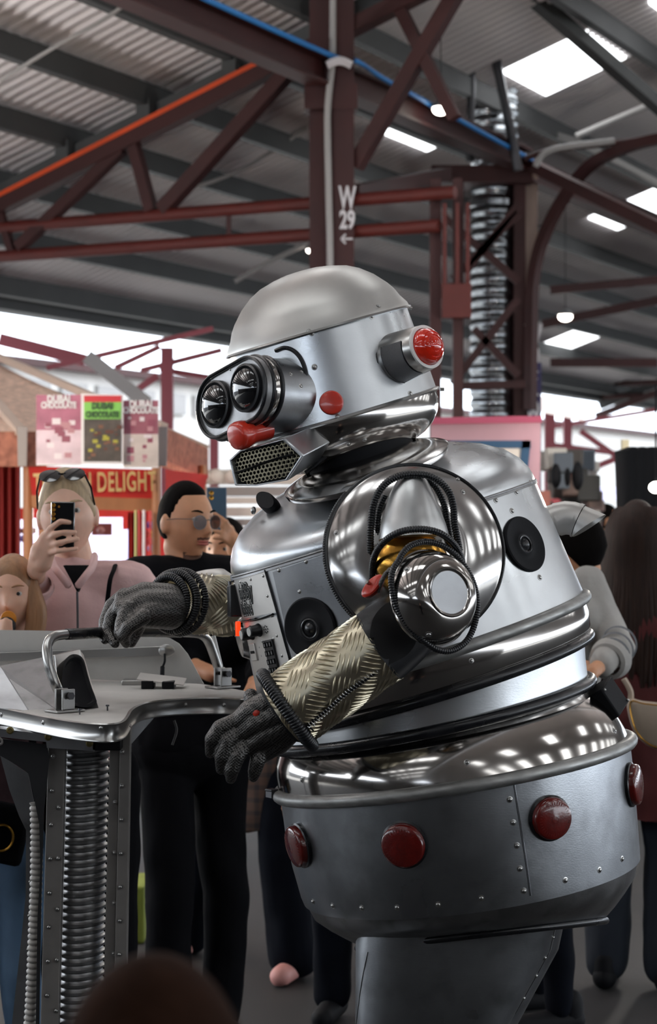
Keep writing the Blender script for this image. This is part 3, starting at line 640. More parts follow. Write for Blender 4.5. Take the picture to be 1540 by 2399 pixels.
# shoulder dish
DF = Frame(PR(974, 1293, -373), (.13, -.96, .22), TUP); s_ = S(-378)
RDsh = 211*s_
b = MB(); prof = [(.93, -.55), (1.0, -.10), (1.0, 0), (.985, .008), (.96, .03), (.9, .075), (.8, .13), (.68, .175), (.56, .2), (.5, .207), (.47, .2), (.44, .208), (.2, .215), (.01, .216)]
b.rev(DF, [(a*RDsh, z*RDsh) for a, z in prof], 96, caps=(False, True)); SH['dish'] = b.bvh(); b.build('shoulder_dish', M['worn_chrome'], RB)
b = MB(); b.tube([DF.p(RDsh*1.005*cos(2*pi*k/96), RDsh*1.005*sin(2*pi*k/96), 0) for k in range(96)], 3.6*s_, 8, closed=True); b.build('dish_trim', M['black_rubber'], RB)
b = MB(); b.hose([DF.p(RDsh*1.015*cos(a), RDsh*1.015*sin(a), -.004) for a in [R(120+i*110/40) for i in range(41)]], 3.6*s_*1.6, seg=8, pitch=.005); b.build('dish_hose', M['black_rubber'], RB)
rivets('dish', [(788, 1248), (1073, 1123), (1085, 1152)], s_=.9)
# ---------------- near upper arm
def path(pts, n=8, closed=False): return spline([PR(*p) for p in pts], n, closed)
b = MB(); U_ = path([(968, 1122, -400), (967, 1140, -420), (966, 1178, -432), (968, 1222, -440), (970, 1262, -445)], 5); rad = [10, 22, 29, 34, 38, 42, 46, 50, 54, 57, 60, 63, 66, 69, 71, 74, 77, 79, 81, 82, 83]
b.tube(U_, [rad[i]*S(-450)*1.0 for i in range(len(U_))], 32); b.build('upper_arm', M['cloth_silver'], RB, label='crinkled silver upper arm sleeve')
b = MB(); b.ball(PR(965, 1322, -450), 88*S(-460), 60*S(-460), 78*S(-460), 36, 24); b.build('elbow_joint', M['brass'], RB, label='polished brass elbow joint')
H1 = [(872, 1356, -430), (874, 1318, -470), (885, 1288, -505), (905, 1265, -530), (931, 1249, -545), (960, 1241, -552), (994, 1240, -552), (1026, 1247, -545), (1051, 1262, -532), (1071, 1285, -505), (1083, 1314, -470), (1080, 1332, -440)]
b = MB(); b.hose(path(H1), 7.8*S(-500)); b.build('arm_hose', M['black_rubber'], RB)
H3 = [(870, 1352, -400), (868, 1269, -430), (872, 1200, -440), (884, 1160, -445), (906, 1131, -450), (937, 1115, -452), (971, 1111, -452), (1006, 1115, -450), (1034, 1131, -448), (1054, 1156, -445), (1063, 1189, -440), (1065, 1223, -435), (1071, 1258, -430), (1077, 1290, -425)]
b = MB(); b.hose(path(H3), 8.2*S(-440)); b.build('arm_hose', M['black_rubber'], RB)
b = MB(); b.hose(path([(1000, 1122, -425), (1022, 1142, -422), (1040, 1180, -418), (1048, 1220, -415), (1055, 1262, -410), (1060, 1290, -410)]), 7.5*S(-420)); b.build('arm_hose', M['black_rubber'], RB)
b = MB(); b.hose(path([(880, 1340, -395), (883, 1290, -405), (884, 1235, -412), (890, 1190, -418), (903, 1160, -420)]), 7*S(-410)); b.build('arm_hose', M['black_rubber'], RB)
# elbow bowl
EF = Frame(PR(1011, 1400, -560), (.52, -.82, .2), (-.25, 0, 1)); es = S(-560); ER = 112*es
b = MB(); prof = [(1.03, -.02), (1.03, .01), (1.0, .02), (.985, .1), (.95, .24), (.88, .4), (.78, .53), (.66, .62), (.56, .655), (.53, .66), (.53, .68), (.505, .7), (.48, .69), (.46, .665), (.3, .655), (.01, .65)]
b.rev(EF, [(a*ER, z*ER) for a, z in prof], 72, caps=(False, True)); SH['ebowl'] = b.bvh(); b.build('elbow_bowl', M['chrome'], RB)
b = MB(); b.rev(EF, [(.45*ER, .668*ER), (.01, .662*ER)], 40, caps=(False, True)); b.build('bowl_base', M['scuffed_aluminium'], RB)
H2 = [(934, 1314), (943, 1297), (960, 1280), (983, 1271), (1011, 1270), (1040, 1280), (1066, 1298), (1088, 1325), (1106, 1357), (1117, 1397), (1117, 1440), (1106, 1480), (1086, 1509), (1054, 1525), (1023, 1521), (994, 1502), (960, 1469), (934, 1429), (921, 1391), (917, 1354), (924, 1329)]
pp = []
for x, y in H2:
    d = (P(x, y, 1)-CAMP).normalized(); t = (EF.o+EF.Z*.008-CAMP).dot(EF.Z)/d.dot(EF.Z); pp.append(CAMP+d*t)
b = MB(); b.hose(spline(pp, 8, True), 7.2*es, closed=True); b.build('elbow_hose', M['black_rubber'], RB)
rivets('ebowl', [(954, 1333), (1005, 1486)], s_=1.1)
b = MB(); b.hose([PR(*q) for q in ((886, 1385, -545), (893, 1364, -560), (903, 1345, -570), (915, 1333, -572), (930, 1327, -570))], 5*es, pitch=.003, seg=8); b.tube([PR(*q) for q in ((905, 1340, -575), (925, 1337, -585), (938, 1342, -580), (948, 1336, -575), (952, 1330, -570))], .0018, 6); b.build('tie_cord', M['grey_cord'], RB)
f = Frame(PR(875, 1374, -545), (-.45, -.85, .25), (.8, -.2, .9)); b = MB(); b.rev(f.off(0, 0, -.008), [(.012, 0), (.015, .003), (.015, .014), (.012, .0165)], 20, sx=.9, sy=1.9, caps=(True, True)); b.build('arm_toggle', M['red_enamel'], RB, label='red toggle block on the arm')
b = MB(); b.rev(Frame(PR(864, 1366, -550), (-.5, -.8, .3)), [(.004, 0), (.004, .006), (.003, .008)], 10, caps=(True, True)); b.build('toggle_screw', M['steel'], RB)
# ---------------- near forearm
AE, AW = PR(893, 1512, -480), PR(666, 1669, -455); fs_ = S(-460)
fa = Frame(AE, AW-AE, V((0, -1, .2))); FL = (AW-AE).length
def fr_r(t): return (88+3*t)*fs_
b = MB(); b.rev(fa, [(fr_r(t/10), FL*t/10) for t in range(11)], 64)
SH['farm'] = b.bvh()
def bars(b, fa, FL, rf, cell=62, half=25, wdt=6.0, hgt=4.6, ph=0):
    c = cell*fs_; n = 0
    for i in range(-30, 30):
        for j in range(-30, 30):
            s0 = (i+j)*c*.62; r0 = (i-j)*c*.62
            ang = 45 if (i % 2 == 0) else -45
            if i % 2 != 0: pass
            if not (-c*.2 < s0 < FL+c*.2) or abs(r0) > pi*rf(.5)*.99: continue
            if (i+j) % 1: continue
            ca, sa = cos(R(ang)), sin(R(ang))
            for q in range(-2, 3):
                off = q*11.6*fs_; hl = half*fs_*(1-.06*abs(q)); st = []
                for tt, ww in ((-1, .05), (-.6, .75), (0, 1), (.6, .75), (1, .05)):
                    row = []
                    for side in (-1, -.45, 0, .45, 1):
                        x = tt*hl; y = off+side*wdt*.5*2*fs_*.5*ww
                        s_ = s0+x*ca-y*sa; rr = r0+x*sa+y*ca
                        s2 = min(max(s_, 0), FL); th = rr/rf(.5)+pi/2+ph; h = hgt*fs_*ww*(1-abs(side)**2.2)*1.0
                        rad = rf(s2/FL)+h+.0002; row.append(fa.p(rad*cos(th), rad*sin(th), s2))
                    st.append(row)
                b.loft(st, closed=False); n += 1
    return n
bars(b, fa, FL, fr_r)
b.build('forearm_plate', M['tread_plate'], RB, smooth=60, label='pale gold tread plate forearm, near arm')
# black elbow cuff
b = MB(); c0 = AE-fa.Z*(-.002); rs = []
E2 = PR(985, 1440, -455)
for t in range(0, 9):
    u = t/8; c = (AE+fa.Z*.004).lerp(E2, u); zz = (fa.Z*(1-u)+(AW-E2).normalized()*u).normalized(); f = Frame(c, zz, V((0, -1, .2))); rr = (92*(1-u)+ (90-14*u)*u)*fs_
    rs.append([f.p(rr*cos(2*pi*k/48), rr*(1-.12*u)*sin(2*pi*k/48)) for k in range(48)])
b.loft(rs); SH['cuff'] = b.bvh(); b.build('elbow_cuff', M['black_plastic'], RB, label='matt black cuff between elbow and forearm')
pl = [(868, 1478), (876, 1448), (893, 1425), (915, 1412), (940, 1425), (965, 1462), (975, 1500), (955, 1532), (925, 1550), (900, 1558), (880, 1540), (868, 1512)]
hb = MB(); hp = []
ctr = (918, 1488); rows = []
for t in (1, .8, .5, .2):
    r_ = []
    for q in spline([V((*q, 0)) for q in pl], 4, True)[:-1]:
        l, nn = hit('cuff', ctr[0]+(q.x-ctr[0])*t, ctr[1]+(q.y-ctr[1])*t); r_.append(l+nn*.0012)
    rows.append(r_)
hb.loft(rows, caps=(False, True)); hb.build('cuff_shade_patch', M['dark_void'], RB, label='oval patch on the cuff, coloured dark as a shaded recess')  # near-black patch laid on the cuff, a recess's shade put into colour
rivets('cuff', [(829, 1447), (836, 1474), (852, 1518), (852, 1541), (868, 1560), (905, 1392)], s_=.7)
rivets('farm', [(812, 1464), (650, 1634), (652, 1652), (735, 1700)], s_=.7)
# wire coil along the forearm
b = MB(); q = resample(spline([PR(*p) for p in ((722, 1700, -530), (760, 1672, -545), (810, 1625, -552), (850, 1595, -552), (886, 1572, -545))], 8), .0011)
cc = []; prev = None
for i, p in enumerate(q):
    t = ((q[min(i+1, len(q)-1)])-q[max(i-1, 0)]).normalized(); x = V((0, -1, 0)); x = (x-t*x.dot(t)).normalized(); y = t.cross(x); a = i*2*pi/6; cc.append(p+(x*cos(a)+y*sin(a))*.0048)
b.tube(cc, .0009, 5); b.build('coil_spring', M['steel'], RB, kind='stuff')
b = MB(); b.tube([q[0], q[len(q)//2], q[-1]], .003, 8); b.tube([PR(690, 1700, -530), PR(722, 1700, -530), PR(735, 1712, -525)], .002, 6); b.tube([PR(708, 1690, -530), PR(728, 1716, -525)], .002, 6); b.tube([PR(886, 1572, -545), PR(903, 1545, -540)], .0016, 6); b.build('coil_cable', M['matt_black'], RB)
# wrist ring
b = MB(); f = Frame(PR(670, 1666, -458), fa.Z+V((0, -.15, 0)), V((0, -1, .2)))
for da in (0,):
    pts = [f.p(101*fs_*cos(2*pi*k/72), 88*fs_*sin(2*pi*k/72), -.004) for k in range(72)]
    b.hose(pts, 15*fs_, pitch=.0062, closed=True, amp=.14)
b.build('wrist_ring', M['black_rubber'], RB, label='ribbed black ring at the near wrist')
b = MB(); b.rev(f, [(84*fs_, -.012), (82*fs_, .01), (70*fs_, .02)], 40); b.build('wrist_lining', M['matt_black'], RB)
# ---------------- gloves (hand surfaces fused by remeshing)
def blob(mb, name, m, parent, voxel, smooth_it=4, fac=.5, props=None, face_mat=None):
    me, c = mb.mesh(name, 0); o = bpy.data.objects.new(name, me); COL.objects.link(o); o.location = c; WL[o.name] = c.copy()
    r_ = o.modifiers.new('r', 'REMESH'); r_.mode = 'VOXEL'; r_.voxel_size = voxel; r_.use_smooth_shade = True
    if smooth_it: s2 = o.modifiers.new('s', 'SMOOTH'); s2.iterations = smooth_it; s2.factor = fac
    bpy.context.view_layer.update(); dg = bpy.context.evaluated_depsgraph_get()
    me2 = bpy.data.meshes.new_from_object(o.evaluated_get(dg)); o.modifiers.clear(); o.data = me2; bpy.data.meshes.remove(me); me2.name = name
    me2.materials.clear()
    for mm in (m if isinstance(m, (list, tuple)) else [m]): me2.materials.append(mm)
    me2.shade_smooth()
    if face_mat:
        for p in me2.polygons: p.material_index = face_mat(p.center+c)
    if parent: setpar(o, parent)
    for k, x in (props or {}).items(): o[k] = x
    return o
gs = S(-430)
def chain(b, pts, rs, sc_=None):
    q = [PR(*p) for p in pts]
    for i in range(len(q)-1): b.cap(q[i], q[i+1], rs[i]*gs, rs[i+1]*gs, 14)
b = MB()
chain(b, [(648, 1640, -440), (590, 1668, -432), (548, 1700, -428)], [34, 32, 22])
chain(b, [(660, 1670, -442), (600, 1696, -434), (560, 1725, -430)], [38, 36, 22])
chain(b, [(668, 1700, -440), (620, 1722, -434), (585, 1748, -432)], [36, 36, 23])
chain(b, [(676, 1712, -435), (650, 1738, -428), (618, 1765, -424)], [32, 32, 22])
chain(b, [(640, 1640, -425), (605, 1655, -405), (590, 1640, -392), (588, 1630, -390)], [28, 22, 20, 18])
chain(b, [(552, 1690, -430), (516, 1704, -440), (497, 1732, -440), (493, 1764, -428)], [20, 19, 18, 13])
chain(b, [(560, 1712, -432), (534, 1736, -444), (520, 1772, -444), (518, 1802, -432)], [20, 19, 18, 13])
chain(b, [(580, 1740, -434), (557, 1770, -446), (544, 1802, -444), (541, 1824, -432)], [20, 19, 18, 13])
chain(b, [(620, 1752, -427), (604, 1782, -434), (597, 1806, -430), (594, 1820, -424)], [20, 19, 17, 13])
blob(b, 'glove', M['chainmail'], RB, .0032, 3, props={'label': 'grey chainmail glove, near hand hanging'})
b = MB(); f = Frame(PR(600, 1666, -464), (-.2, -1, .2)); b.ball(f.p(0, 0, -.004), .0095, .011, .0035, 16, 10, f); b.build('glove_patch', M['red_enamel'], RB)
# ---------------- far arm
far_s = S(150)
BE, BW = PR(580, 1424, 330), PR(415, 1410, 150); fb_ = Frame(BE, BW-BE, V((0, -1, .2))); BL = (BW-BE).length
def fr2(t): return (68+2*t)*S(240)
b = MB(); b.rev(fb_, [(fr2(t/10), BL*t/10) for t in range(11)], 56); fs_ = S(150); bars(b, fb_, BL, fr2, ph=.4); b.build('forearm_plate', M['tread_plate'], RB, smooth=60, label='pale gold tread plate forearm, far arm')
b = MB(); wf = Frame(BW, (BW-BE)+V((0, -.05, 0)), V((0, -1, .2)))
for da, rr, sy in ((.012, 68, 1.0), (-.012, 72, 1.02), (.03, 58, .92)):
    b.hose([wf.p(rr*S(120)*cos(2*pi*k/72), rr*S(120)*sy*sin(2*pi*k/72), da) for k in range(72)], 9.5*S(120), pitch=.0055, closed=True)
b.build('wrist_ring', M['black_rubber'], RB, label='stacked ribbed black rings at the far wrist')
b = MB(); f = Frame(PR(470, 1362, 420), (-.3, .25, .95), (0, 1, 0)); b.rev(f, [(.085, -.03), (.08, -.01), (.066, .008), (.04, .016), (.01, .018)], 40, caps=(False, True)); b.build('elbow_bowl', M['spun_aluminium'], RB, label='far elbow bowl showing above the forearm')
b = MB(); gs = S(90)
v = 95
chain(b, [(400, 1405, 110), (340, 1392, v), (288, 1402, 60)], [40, 30, 20])
chain(b, [(400, 1420, 100), (340, 1415, 60), (285, 1425, 30)], [44, 34, 20])
chain(b, [(398, 1438, 90), (350, 1440, 40), (310, 1450, 10)], [38, 32, 20])
chain(b, [(292, 1394, 90), (262, 1418, 100), (246, 1455, 85), (244, 1490, 60), (246, 1500, 30)], [18, 17, 15, 14, 10])
chain(b, [(285, 1412, 50), (262, 1445, 50), (252, 1480, 40), (270, 1508, 15)], [18, 17, 15, 11])
chain(b, [(300, 1425, 20), (286, 1460, 5), (282, 1484, -5), (290, 1498, 0)], [19, 17, 15, 12])
chain(b, [(335, 1445, -10), (302, 1468, -25), (288, 1490, -20), (296, 1508, 0)], [20, 17, 15, 11])
chain(b, [(330, 1452, 90), (318, 1482, 105), (308, 1506, 90)], [20, 16, 12])
blob(b, 'glove', M['chainmail'], RB, .0032, 3, props={'label': 'grey chainmail glove, far hand on the rail'})
# small round object low on the chest front
b = MB(); f = Frame(PR(596, 1490, -20), (-.95, -.2, -.2), TUP); b.rev(f, [(.05, -.02), (.05, .02), (.04, .035), (.01, .04)], 40, caps=(True, True)); b.build('belly_dish', M['worn_chrome'], RB)
# ---------------- exhaust pipe on the back
xp = [(1285, 1232, 60), (1300, 1222, 60), (1330, 1207, 60), (1352, 1202, 60), (1375, 1203, 60), (1397, 1208, 60)]
b = MB(); rr = .034
def er(px, py, a, tilt, v=60, n=40):       # ring of radius a px whose normal lies in the picture plane at angle tilt
    t = R(tilt); nn = V((cos(t), -.25, sin(t))); f = Frame(PR(px, py, v), nn, (0, 1, 0)); return [f.p(a*K*cos(2*pi*k/n), a*K*sin(2*pi*k/n)) for k in range(n)]
b.loft([er(1270, 1228, 38, 18), er(1305, 1217, 38, 15)]); b.loft([er(1305, 1217, 40, 15), er(1325, 1213, 40, 2), er(1340, 1214, 40, -12), er(1352, 1218, 40, -22)]); b.loft([er(1350, 1218, 42, -20), er(1356, 1220, 42, -24)])
end = er(1357, 1221, 39, -24); tip = []
c_ = sum(end, V((0, 0, 0)))/len(end); ax = V((cos(R(-24)), -.25, sin(R(-24)))).normalized()
for q in end:
    h = (q-c_).dot(V((sin(R(24)), 0, cos(R(24)))))/(39*K); tip.append(q+ax*(.026+.024*h))
b.loft([end, tip]); b.build('exhaust_pipe', M['spun_aluminium'], RB, label='curved alloy exhaust pipe sticking out of the back')
b = MB(); b.loft([er(1300, 1219, 35, 15), er(1340, 1214, 36, -12), er(1352, 1219, 36, -22)]); b.build('pipe_lining', M['dark_void'], RB)
b = MB(); b.rev(Frame(PR(1268, 1229, 60), V((cos(R(18)), -.25, sin(R(18)))), (0, 1, 0)), [(42*K, -.02), (42*K, .012), (36*K, .012)], 32); b.build('pipe_grommet', M['dark_void'], RB)
# black pack at the back of the hips, clasp at the front
f = Frame(PR(1424, 1640, -60), (.75, -.45, .5), (-.6, 0, .8)); b = MB(); b.box(f, -.045, .045, -.036, .036, -.03, .022); b.build('hip_pack', M['matt_black'], RB, bevel=.004, label='flat black box on the back of the hips')
b = MB(); 
for q in ((-.038, .03), (.038, -.03)): b.ball(f.p(q[0], q[1], .024), .0035, None, None, 10, 8)
b.build('pack_screws', M['steel'], RB, kind='stuff')
b = MB(); f = Frame(PR(640, 1858, -40), (-.8, -.6, 0), (0, 0, 1)); b.box(f, -.012, .012, -.01, .01, -.006, .012); b.tube([f.p(-.014, .006, .01), f.p(.014, .008, .012)], .003, 8); b.build('front_clasp', M['dark_steel'], RB, bevel=.001)
# red hip lamps
def lamp(px, py, r_, normal=None, v=None):
    if normal is None: f = sframe('hip', px, py)
    else: f = Frame(PR(px, py, v), normal, TUP)
    b = MB(); b.rev(f, [(r_*1.08, -.006), (r_*1.1, .004), (r_*1.02, .006)], 40, caps=(True, False)); o = b.build('hip_lamp', M['black_rubber'], RB)
    b = MB(); b.rev(f, [(r_*1.02, .002), (r_*1.0, .014), (r_*.97, .0175), (r_*.92, .019), (r_*.85, .0205), (r_*.5, .0235), (r_*.02, .0245)], 40, caps=(False, True)); b.build('lamp_lens', M['red_lens'], o)
    b = MB()
    for i in range(36):
        a = 2*pi*i/36; b.beam(f.p(r_*.15*cos(a), r_*.15*sin(a), .0242), f.p(r_*.82*cos(a), r_*.82*sin(a), .0208), .0012, .0008, f.Z)
    b.build('lens_ridges', M['red_lens'], o, smooth=0)
lamp(948, 1978, .0455); lamp(1288, 1916, .0435)
lamp(705, 1980, .045); lamp(1478, 1838, .044)
# ---------------- head
HT, HP = 16.3, 4.0
HC = (746, 776)
def hring(d, a, b=None, th=HT, ph=HP, n=96, sh=0):
    x, y = HC[0]+.27*d*1.0, HC[1]+.963*d; return rring(x+sh, y, a, th, ph, 0, b, n)
HV = -0
prof = [(0, 221), (10, 219), (30, 206), (50, 197), (66, 186), (94, 161), (116, 133), (130, 106), (140, 70), (145, 40), (146.5, 14)]
shell('hat', 'helmet_dome', [hring(-d, a, th=15.7) for d, a in prof], 'painted_silver', caps=(False, True))
MB().loft([hring(-2, 219, th=15.7), hring(-1, 224, th=15.7), hring(3, 226, th=15.7), hring(5, 222, th=15.7), hring(4, 216, th=15.7)]).build('helmet_rim', M['steel'], RB)
shell('headb', 'head_band', [hring(4, 215, th=15.7), hring(55, 219), hring(110, 223), hring(160, 227), hring(203, 230)], 'brushed_aluminium')
MB().loft([hring(200, 230), hring(202, 236), hring(206, 238), hring(209, 235), hring(209, 228)]).build('chin_rim', M['steel'], RB)
b = MB(); b.tube([PR(1032, 912, -60), PR(1041, 912, -60)], .004, 8); b.tube([PR(958, 722, -70), PR(966, 724, -70)], .004, 8); b.build('rim_bolts', M['steel'], RB, kind='stuff')
shell('chin', 'chin_bowl', [hring(207, 229), hring(232, 228), hring(257, 219), hring(278, 202), hring(294, 178), hring(306, 148), hring(312, 120)], 'chrome')
rivets('headb', [(737, 860), (887, 731), (791, 977), (962, 923), (730, 775)], s_=1.0); rivets('hat', [(887, 717), (724, 776)], s_=.8); rivets('chin', [(855, 1030), (817, 1040)], s_=.8)
for px, py in ((661, 655), (724, 634)):
    b = MB(); b.rev(Frame(PR(px, py+2, -10), (-.3, 0, 1)), [(.007, 0), (.006, .004), (.002, .006)], 12, caps=(True, True)); b.build('helmet_bolt', M['steel'], RB)
# collar disc
cf = rframe(857, 1094, 18, 12, -138)
b = MB(); a = 195*K; prof = [(.93, -.09), (.99, -.07), (1.0, -.03), (1.0, -.01), (.985, .0), (.9, .03), (.82, .055), (.78, .06), (.74, .05), (.7, .06), (.6, .1), (.45, .13), (.2, .15)]
b.rev(cf, [(r_*a, z*a) for r_, z in prof], 96, caps=(True, True)); SH['collar'] = b.bvh(); b.build('neck_collar', M['worn_chrome'], RB)
rivets('collar', [(826, 1076), (877, 1060)], s_=.8)
b = MB(); b.rev(rframe(846, 1068, 18, 8, -70), [(128*K, -.035), (122*K, .03)], 64); b.build('neck', M['matt_black'], RB)
b = MB(); f = Frame(PR(628, 1178, -60), (-.55, -.6, .55), (.5, 0, .6)); b.rev(f, [(.042, -.01), (.042, .006), (.036, .012)], 32, sy=.45, caps=(True, True)); b.build('neck_pad', M['matt_black'], RB)
b = MB(); b.ball(PR(594, 1196, -60), .006, .006, .009); b.build('strap_stud', M['steel'], RB)
# cheek button
l, n = hit('headb', 777, 944); f = Frame(l, n); b = MB(); q = 28.5*S(-215); b.rev(f, [(q, -.004), (q, .007), (q*.93, .0105), (q*.8, .0115), (q*.01, .0118)], 40, caps=(True, True)); b.build('cheek_button', M['red_enamel'], RB, label='round red button on the cheek')
# ear lamp
ef = Frame(PR(926, 842, -150), (.645, -.73, .21), (-.25, 0, 1)); q = K
b = MB(); b.rev(ef, [(60*q, -.03), (59*q, .01), (53*q, .078), (50.5*q, .096), (49*q, .1), (45*q, .1), (43*q, .097)], 56, caps=(False, True)); SH['ear'] = b.bvh(); ear = b.build('ear_lamp', M['steel'], RB)
b = MB(); b.tube([ef.p(60.5*q*cos(2*pi*k/64), 60.5*q*sin(2*pi*k/64), .002) for k in range(64)], 3.6*q, 8, closed=True); b.build('ear_ring', M['black_rubber'], ear)
b = MB(); b.rev(ef, [(50.5*q, .097), (50*q, .1015), (43*q, .102), (42*q, .098)], 56); b.build('ear_bezel', M['white_plastic'], ear)
b = MB(); b.rev(ef, [(42*q, .098), (41*q, .108), (37*q, .117), (31*q, .1225), (29*q, .121), (26*q, .126), (20*q, .129), (18*q, .1275), (14*q, .131), (.5*q, .133)], 48, caps=(False, True)); b.build('lamp_lens', M['bright_red_lens'], ear)
# perforated side grille on the ear barrel
b = MB(); rs = []
mp_ = mat('fine_mesh', '6b6b6c', .45, 1, bump=1, bscale=900)
for z in (.018, .075):
    rs.append([ef.p((59.8-6.6*(z-.01)/.068+1.2)*q*cos(a_), (59.8-6.6*(z-.01)/.068+1.2)*q*sin(a_), z) for a_ in [R(150+i*110/24) for i in range(25)]])
b.loft(rs, closed=False); b.build('ear_grille', mp_, ear)
b = MB()
for z in (.018, .075): b.tube([ef.p((60.4-6.6*(z-.01)/.068+.8)*q*cos(a_), (60.4-6.6*(z-.01)/.068+.8)*q*sin(a_), z) for a_ in [R(150+i*110/24) for i in range(25)]], .0009, 6)
b.build('grille_frame', M['dark_steel'], ear)
# goggles
hx = V((.608, -.744, .264)); vy = V((-.15, .215, .95)).normalized(); gn = hx.cross(vy).normalized()
if gn.x > 0: gn = -gn
GF = Frame(PR(541, 932, -222), gn, vy)
g = S(-222)
print('goggle normal', tuple(round(x, 2) for x in gn), 'X', tuple(round(x, 2) for x in GF.X))
hs = 62.0                                  # half lens spacing, pixels
def stadium(R_, hs_, n=20, squash=1.0):
    pts = []
    for k in range(n+1): a = -pi/2+pi*k/n; pts.append((hs_+R_*cos(a), R_*sin(a)*squash))
    for k in range(n+1): a = pi/2+pi*k/n; pts.append((-hs_+R_*cos(a), R_*sin(a)*squash))
    return pts
def gring(R_, z, hs_=hs): return [GF.p(x*g, y*g, z*g) for x, y in stadium(R_, hs_)]
b = MB(); b.loft([gring(78, -45), gring(79, -14), gring(76, -2), gring(70, 0)]); b.loft([gring(70, 0), gring(70, -5)]); b.loft([gring(70, -5), gring(10, -5)], caps=(False, True)); SH['gog'] = b.bvh(); gog = b.build('goggle_face', M['dull_aluminium'], RB)
b = MB(); b.tube(gring(75.5, 0), 4.2*g, 8, closed=True); b.tube(gring(79.5, -22), 4.5*g, 8, closed=True); b.tube(gring(78.5, -48), 5*g, 8, closed=True); b.build('goggle_trim', M['black_rubber'], gog)
b = MB(); b.loft([gring(78, -26), gring(79.5, -28), gring(79.5, -42), gring(78, -44)]); b.build('goggle_strap', M['chrome'], gog)
b = MB(); gc = GF.off(38*g, 0); cyl = [(88, -50), (87, -56), (87, -135), (88, -175)]
b.rev(gc, [(r_*g, z*g) for r_, z in cyl], 64); b.rev(GF.off(-38*g, 0), [(r_*g, z*g) for r_, z in [(74, -45), (74, -150)]], 64)
SH['barrel'] = b.bvh(); b.build('goggle_barrel', M['scuffed_aluminium'], gog)
# black ring where barrel meets the head
pts = [(647, 822, 0), (668, 815, 0), (690, 823, 0), (708, 845, 0), (718, 880, 0), (716, 920, 0), (703, 955, 0), (683, 975, 0), (668, 978, 0)]
l3 = [hit('headb', x, y)[0]+hit('headb', x, y)[1]*.003 for x, y, _ in pts]; b = MB(); b.tube(spline(l3, 8), .0045, 8); b.build('barrel_gasket', M['black_rubber'], RB)
rivets('barrel', [(657, 886), (682, 876), (707, 871), (705, 905), (655, 936)], s_=.8); rivets('gog', [(497, 887), (540, 866)], s_=.6)
for sx_, cx_ in ((-1, -hs), (1, hs)):
    lf = GF.off(cx_*g, 4*g)
    b = MB(); b.rev(lf, [(57*g, -.006), (57*g, .004), (52*g, .006), (49*g, .001), (47*g, -.004)], 48); o = b.build('lens_ring', M['black_plastic'], gog)
    b = MB(); b.rev(lf, [(50*g, -.006), (49*g, .001), (44*g, .008), (34*g, .0145), (20*g, .019), (8*g, .0205), (.5*g, .0208)], 48, caps=(False, True)); b.build('goggle_lens', M['glass_black'], gog)
# black scuffs on the barrel
# nose
nf = Frame(PR(563, 1020, -262), (-.72, -.64, -.22), (0, 0, 1)); q = 34*S(-262)
b = MB(); b.rev(nf, [(q*.82, -.075), (q*.84, -.03), (q*.9, -.022), (q, -.01), (q, .004), (q*.93, .012), (q*.75, .0155), (q*.01, .0165)], 40, caps=(True, True)); b.build('nose', M['red_enamel'], RB, smooth=60, label='red enamel nose plug')
# mouth scoop
def poly3(pts): return [PR(*p) for p in pts]
fp = poly3([(536, 1078, -225), (562, 1055, -235), (668, 1026, -300), (713, 1067, -315), (674, 1126, -300), (600, 1139, -250), (550, 1138, -225)])
bp_ = poly3([(640, 1050, -90), (660, 1030, -100), (742, 994, -195), (783, 1031, -200), (752, 1075, -180), (700, 1110, -140), (655, 1112, -110)])
def inset(poly, t, dz=V((0, 0, 0))):
    c = sum(poly, V((0, 0, 0)))/len(poly); return [p.lerp(c, t)+dz for p in poly]
mn = (fp[2]-fp[0]).cross(fp[4]-fp[0]).normalized(); mn = mn if mn.dot(V((-1, -1, 0))) > 0 else -mn
b = MB(); b.loft([bp_, fp, inset(fp, .07, mn*.003), inset(fp, .1, -mn*.002), inset(fp, .14, -mn*.03)]); mouth = b.build('mouth_scoop', M['brushed_aluminium'], RB, smooth=25, bevel=.003)
SH['mouth'] = b.bvh()
b = MB(); b.loft([inset(fp, .13, -mn*.018), inset(fp, .9, -mn*.018)], caps=(False, True)); b.build('mouth_void', M['dark_void'], mouth)
# perforated grille: real holes
f = Frame(sum(fp, V((0, 0, 0)))/7-mn*.012, mn, V((-.2, 0, 1))); ip = inset(fp, .14, -mn*.012); ip2 = [((p-f.o).dot(f.X), (p-f.o).dot(f.Y)) for p in ip]
def inside(x, y, poly):
    c = False; j = len(poly)-1
    for i in range(len(poly)):
        (xi, yi), (xj, yj) = poly[i], poly[j]
        if (yi > y) != (yj > y) and x < (xj-xi)*(y-yi)/(yj-yi)+xi: c = not c
        j = i
    return c
b = MB(); d = .0098; row = 0; y = -.08
while y < .08:
    x = -.12+(row % 2)*d/2
    while x < .12:
        if inside(x, y, ip2):
            bow = .012*(1-(x/.08)**2)
            o_ = [f.p(x+d*.578*cos(R(30+60*k)), y+d*.578*sin(R(30+60*k)), bow) for k in range(6)]; i_ = [f.p(x+d*.40*cos(R(30+60*k)), y+d*.40*sin(R(30+60*k)), bow) for k in range(6)]; i2 = [f.p(x+d*.40*cos(R(30+60*k)), y+d*.40*sin(R(30+60*k)), bow-.0012) for k in range(6)]
            b.loft([o_, i_, i2])
        x += d
    y += d*.866; row += 1
b.build('mouth_grille', M['mesh_gold'], mouth, smooth=0, kind='stuff')
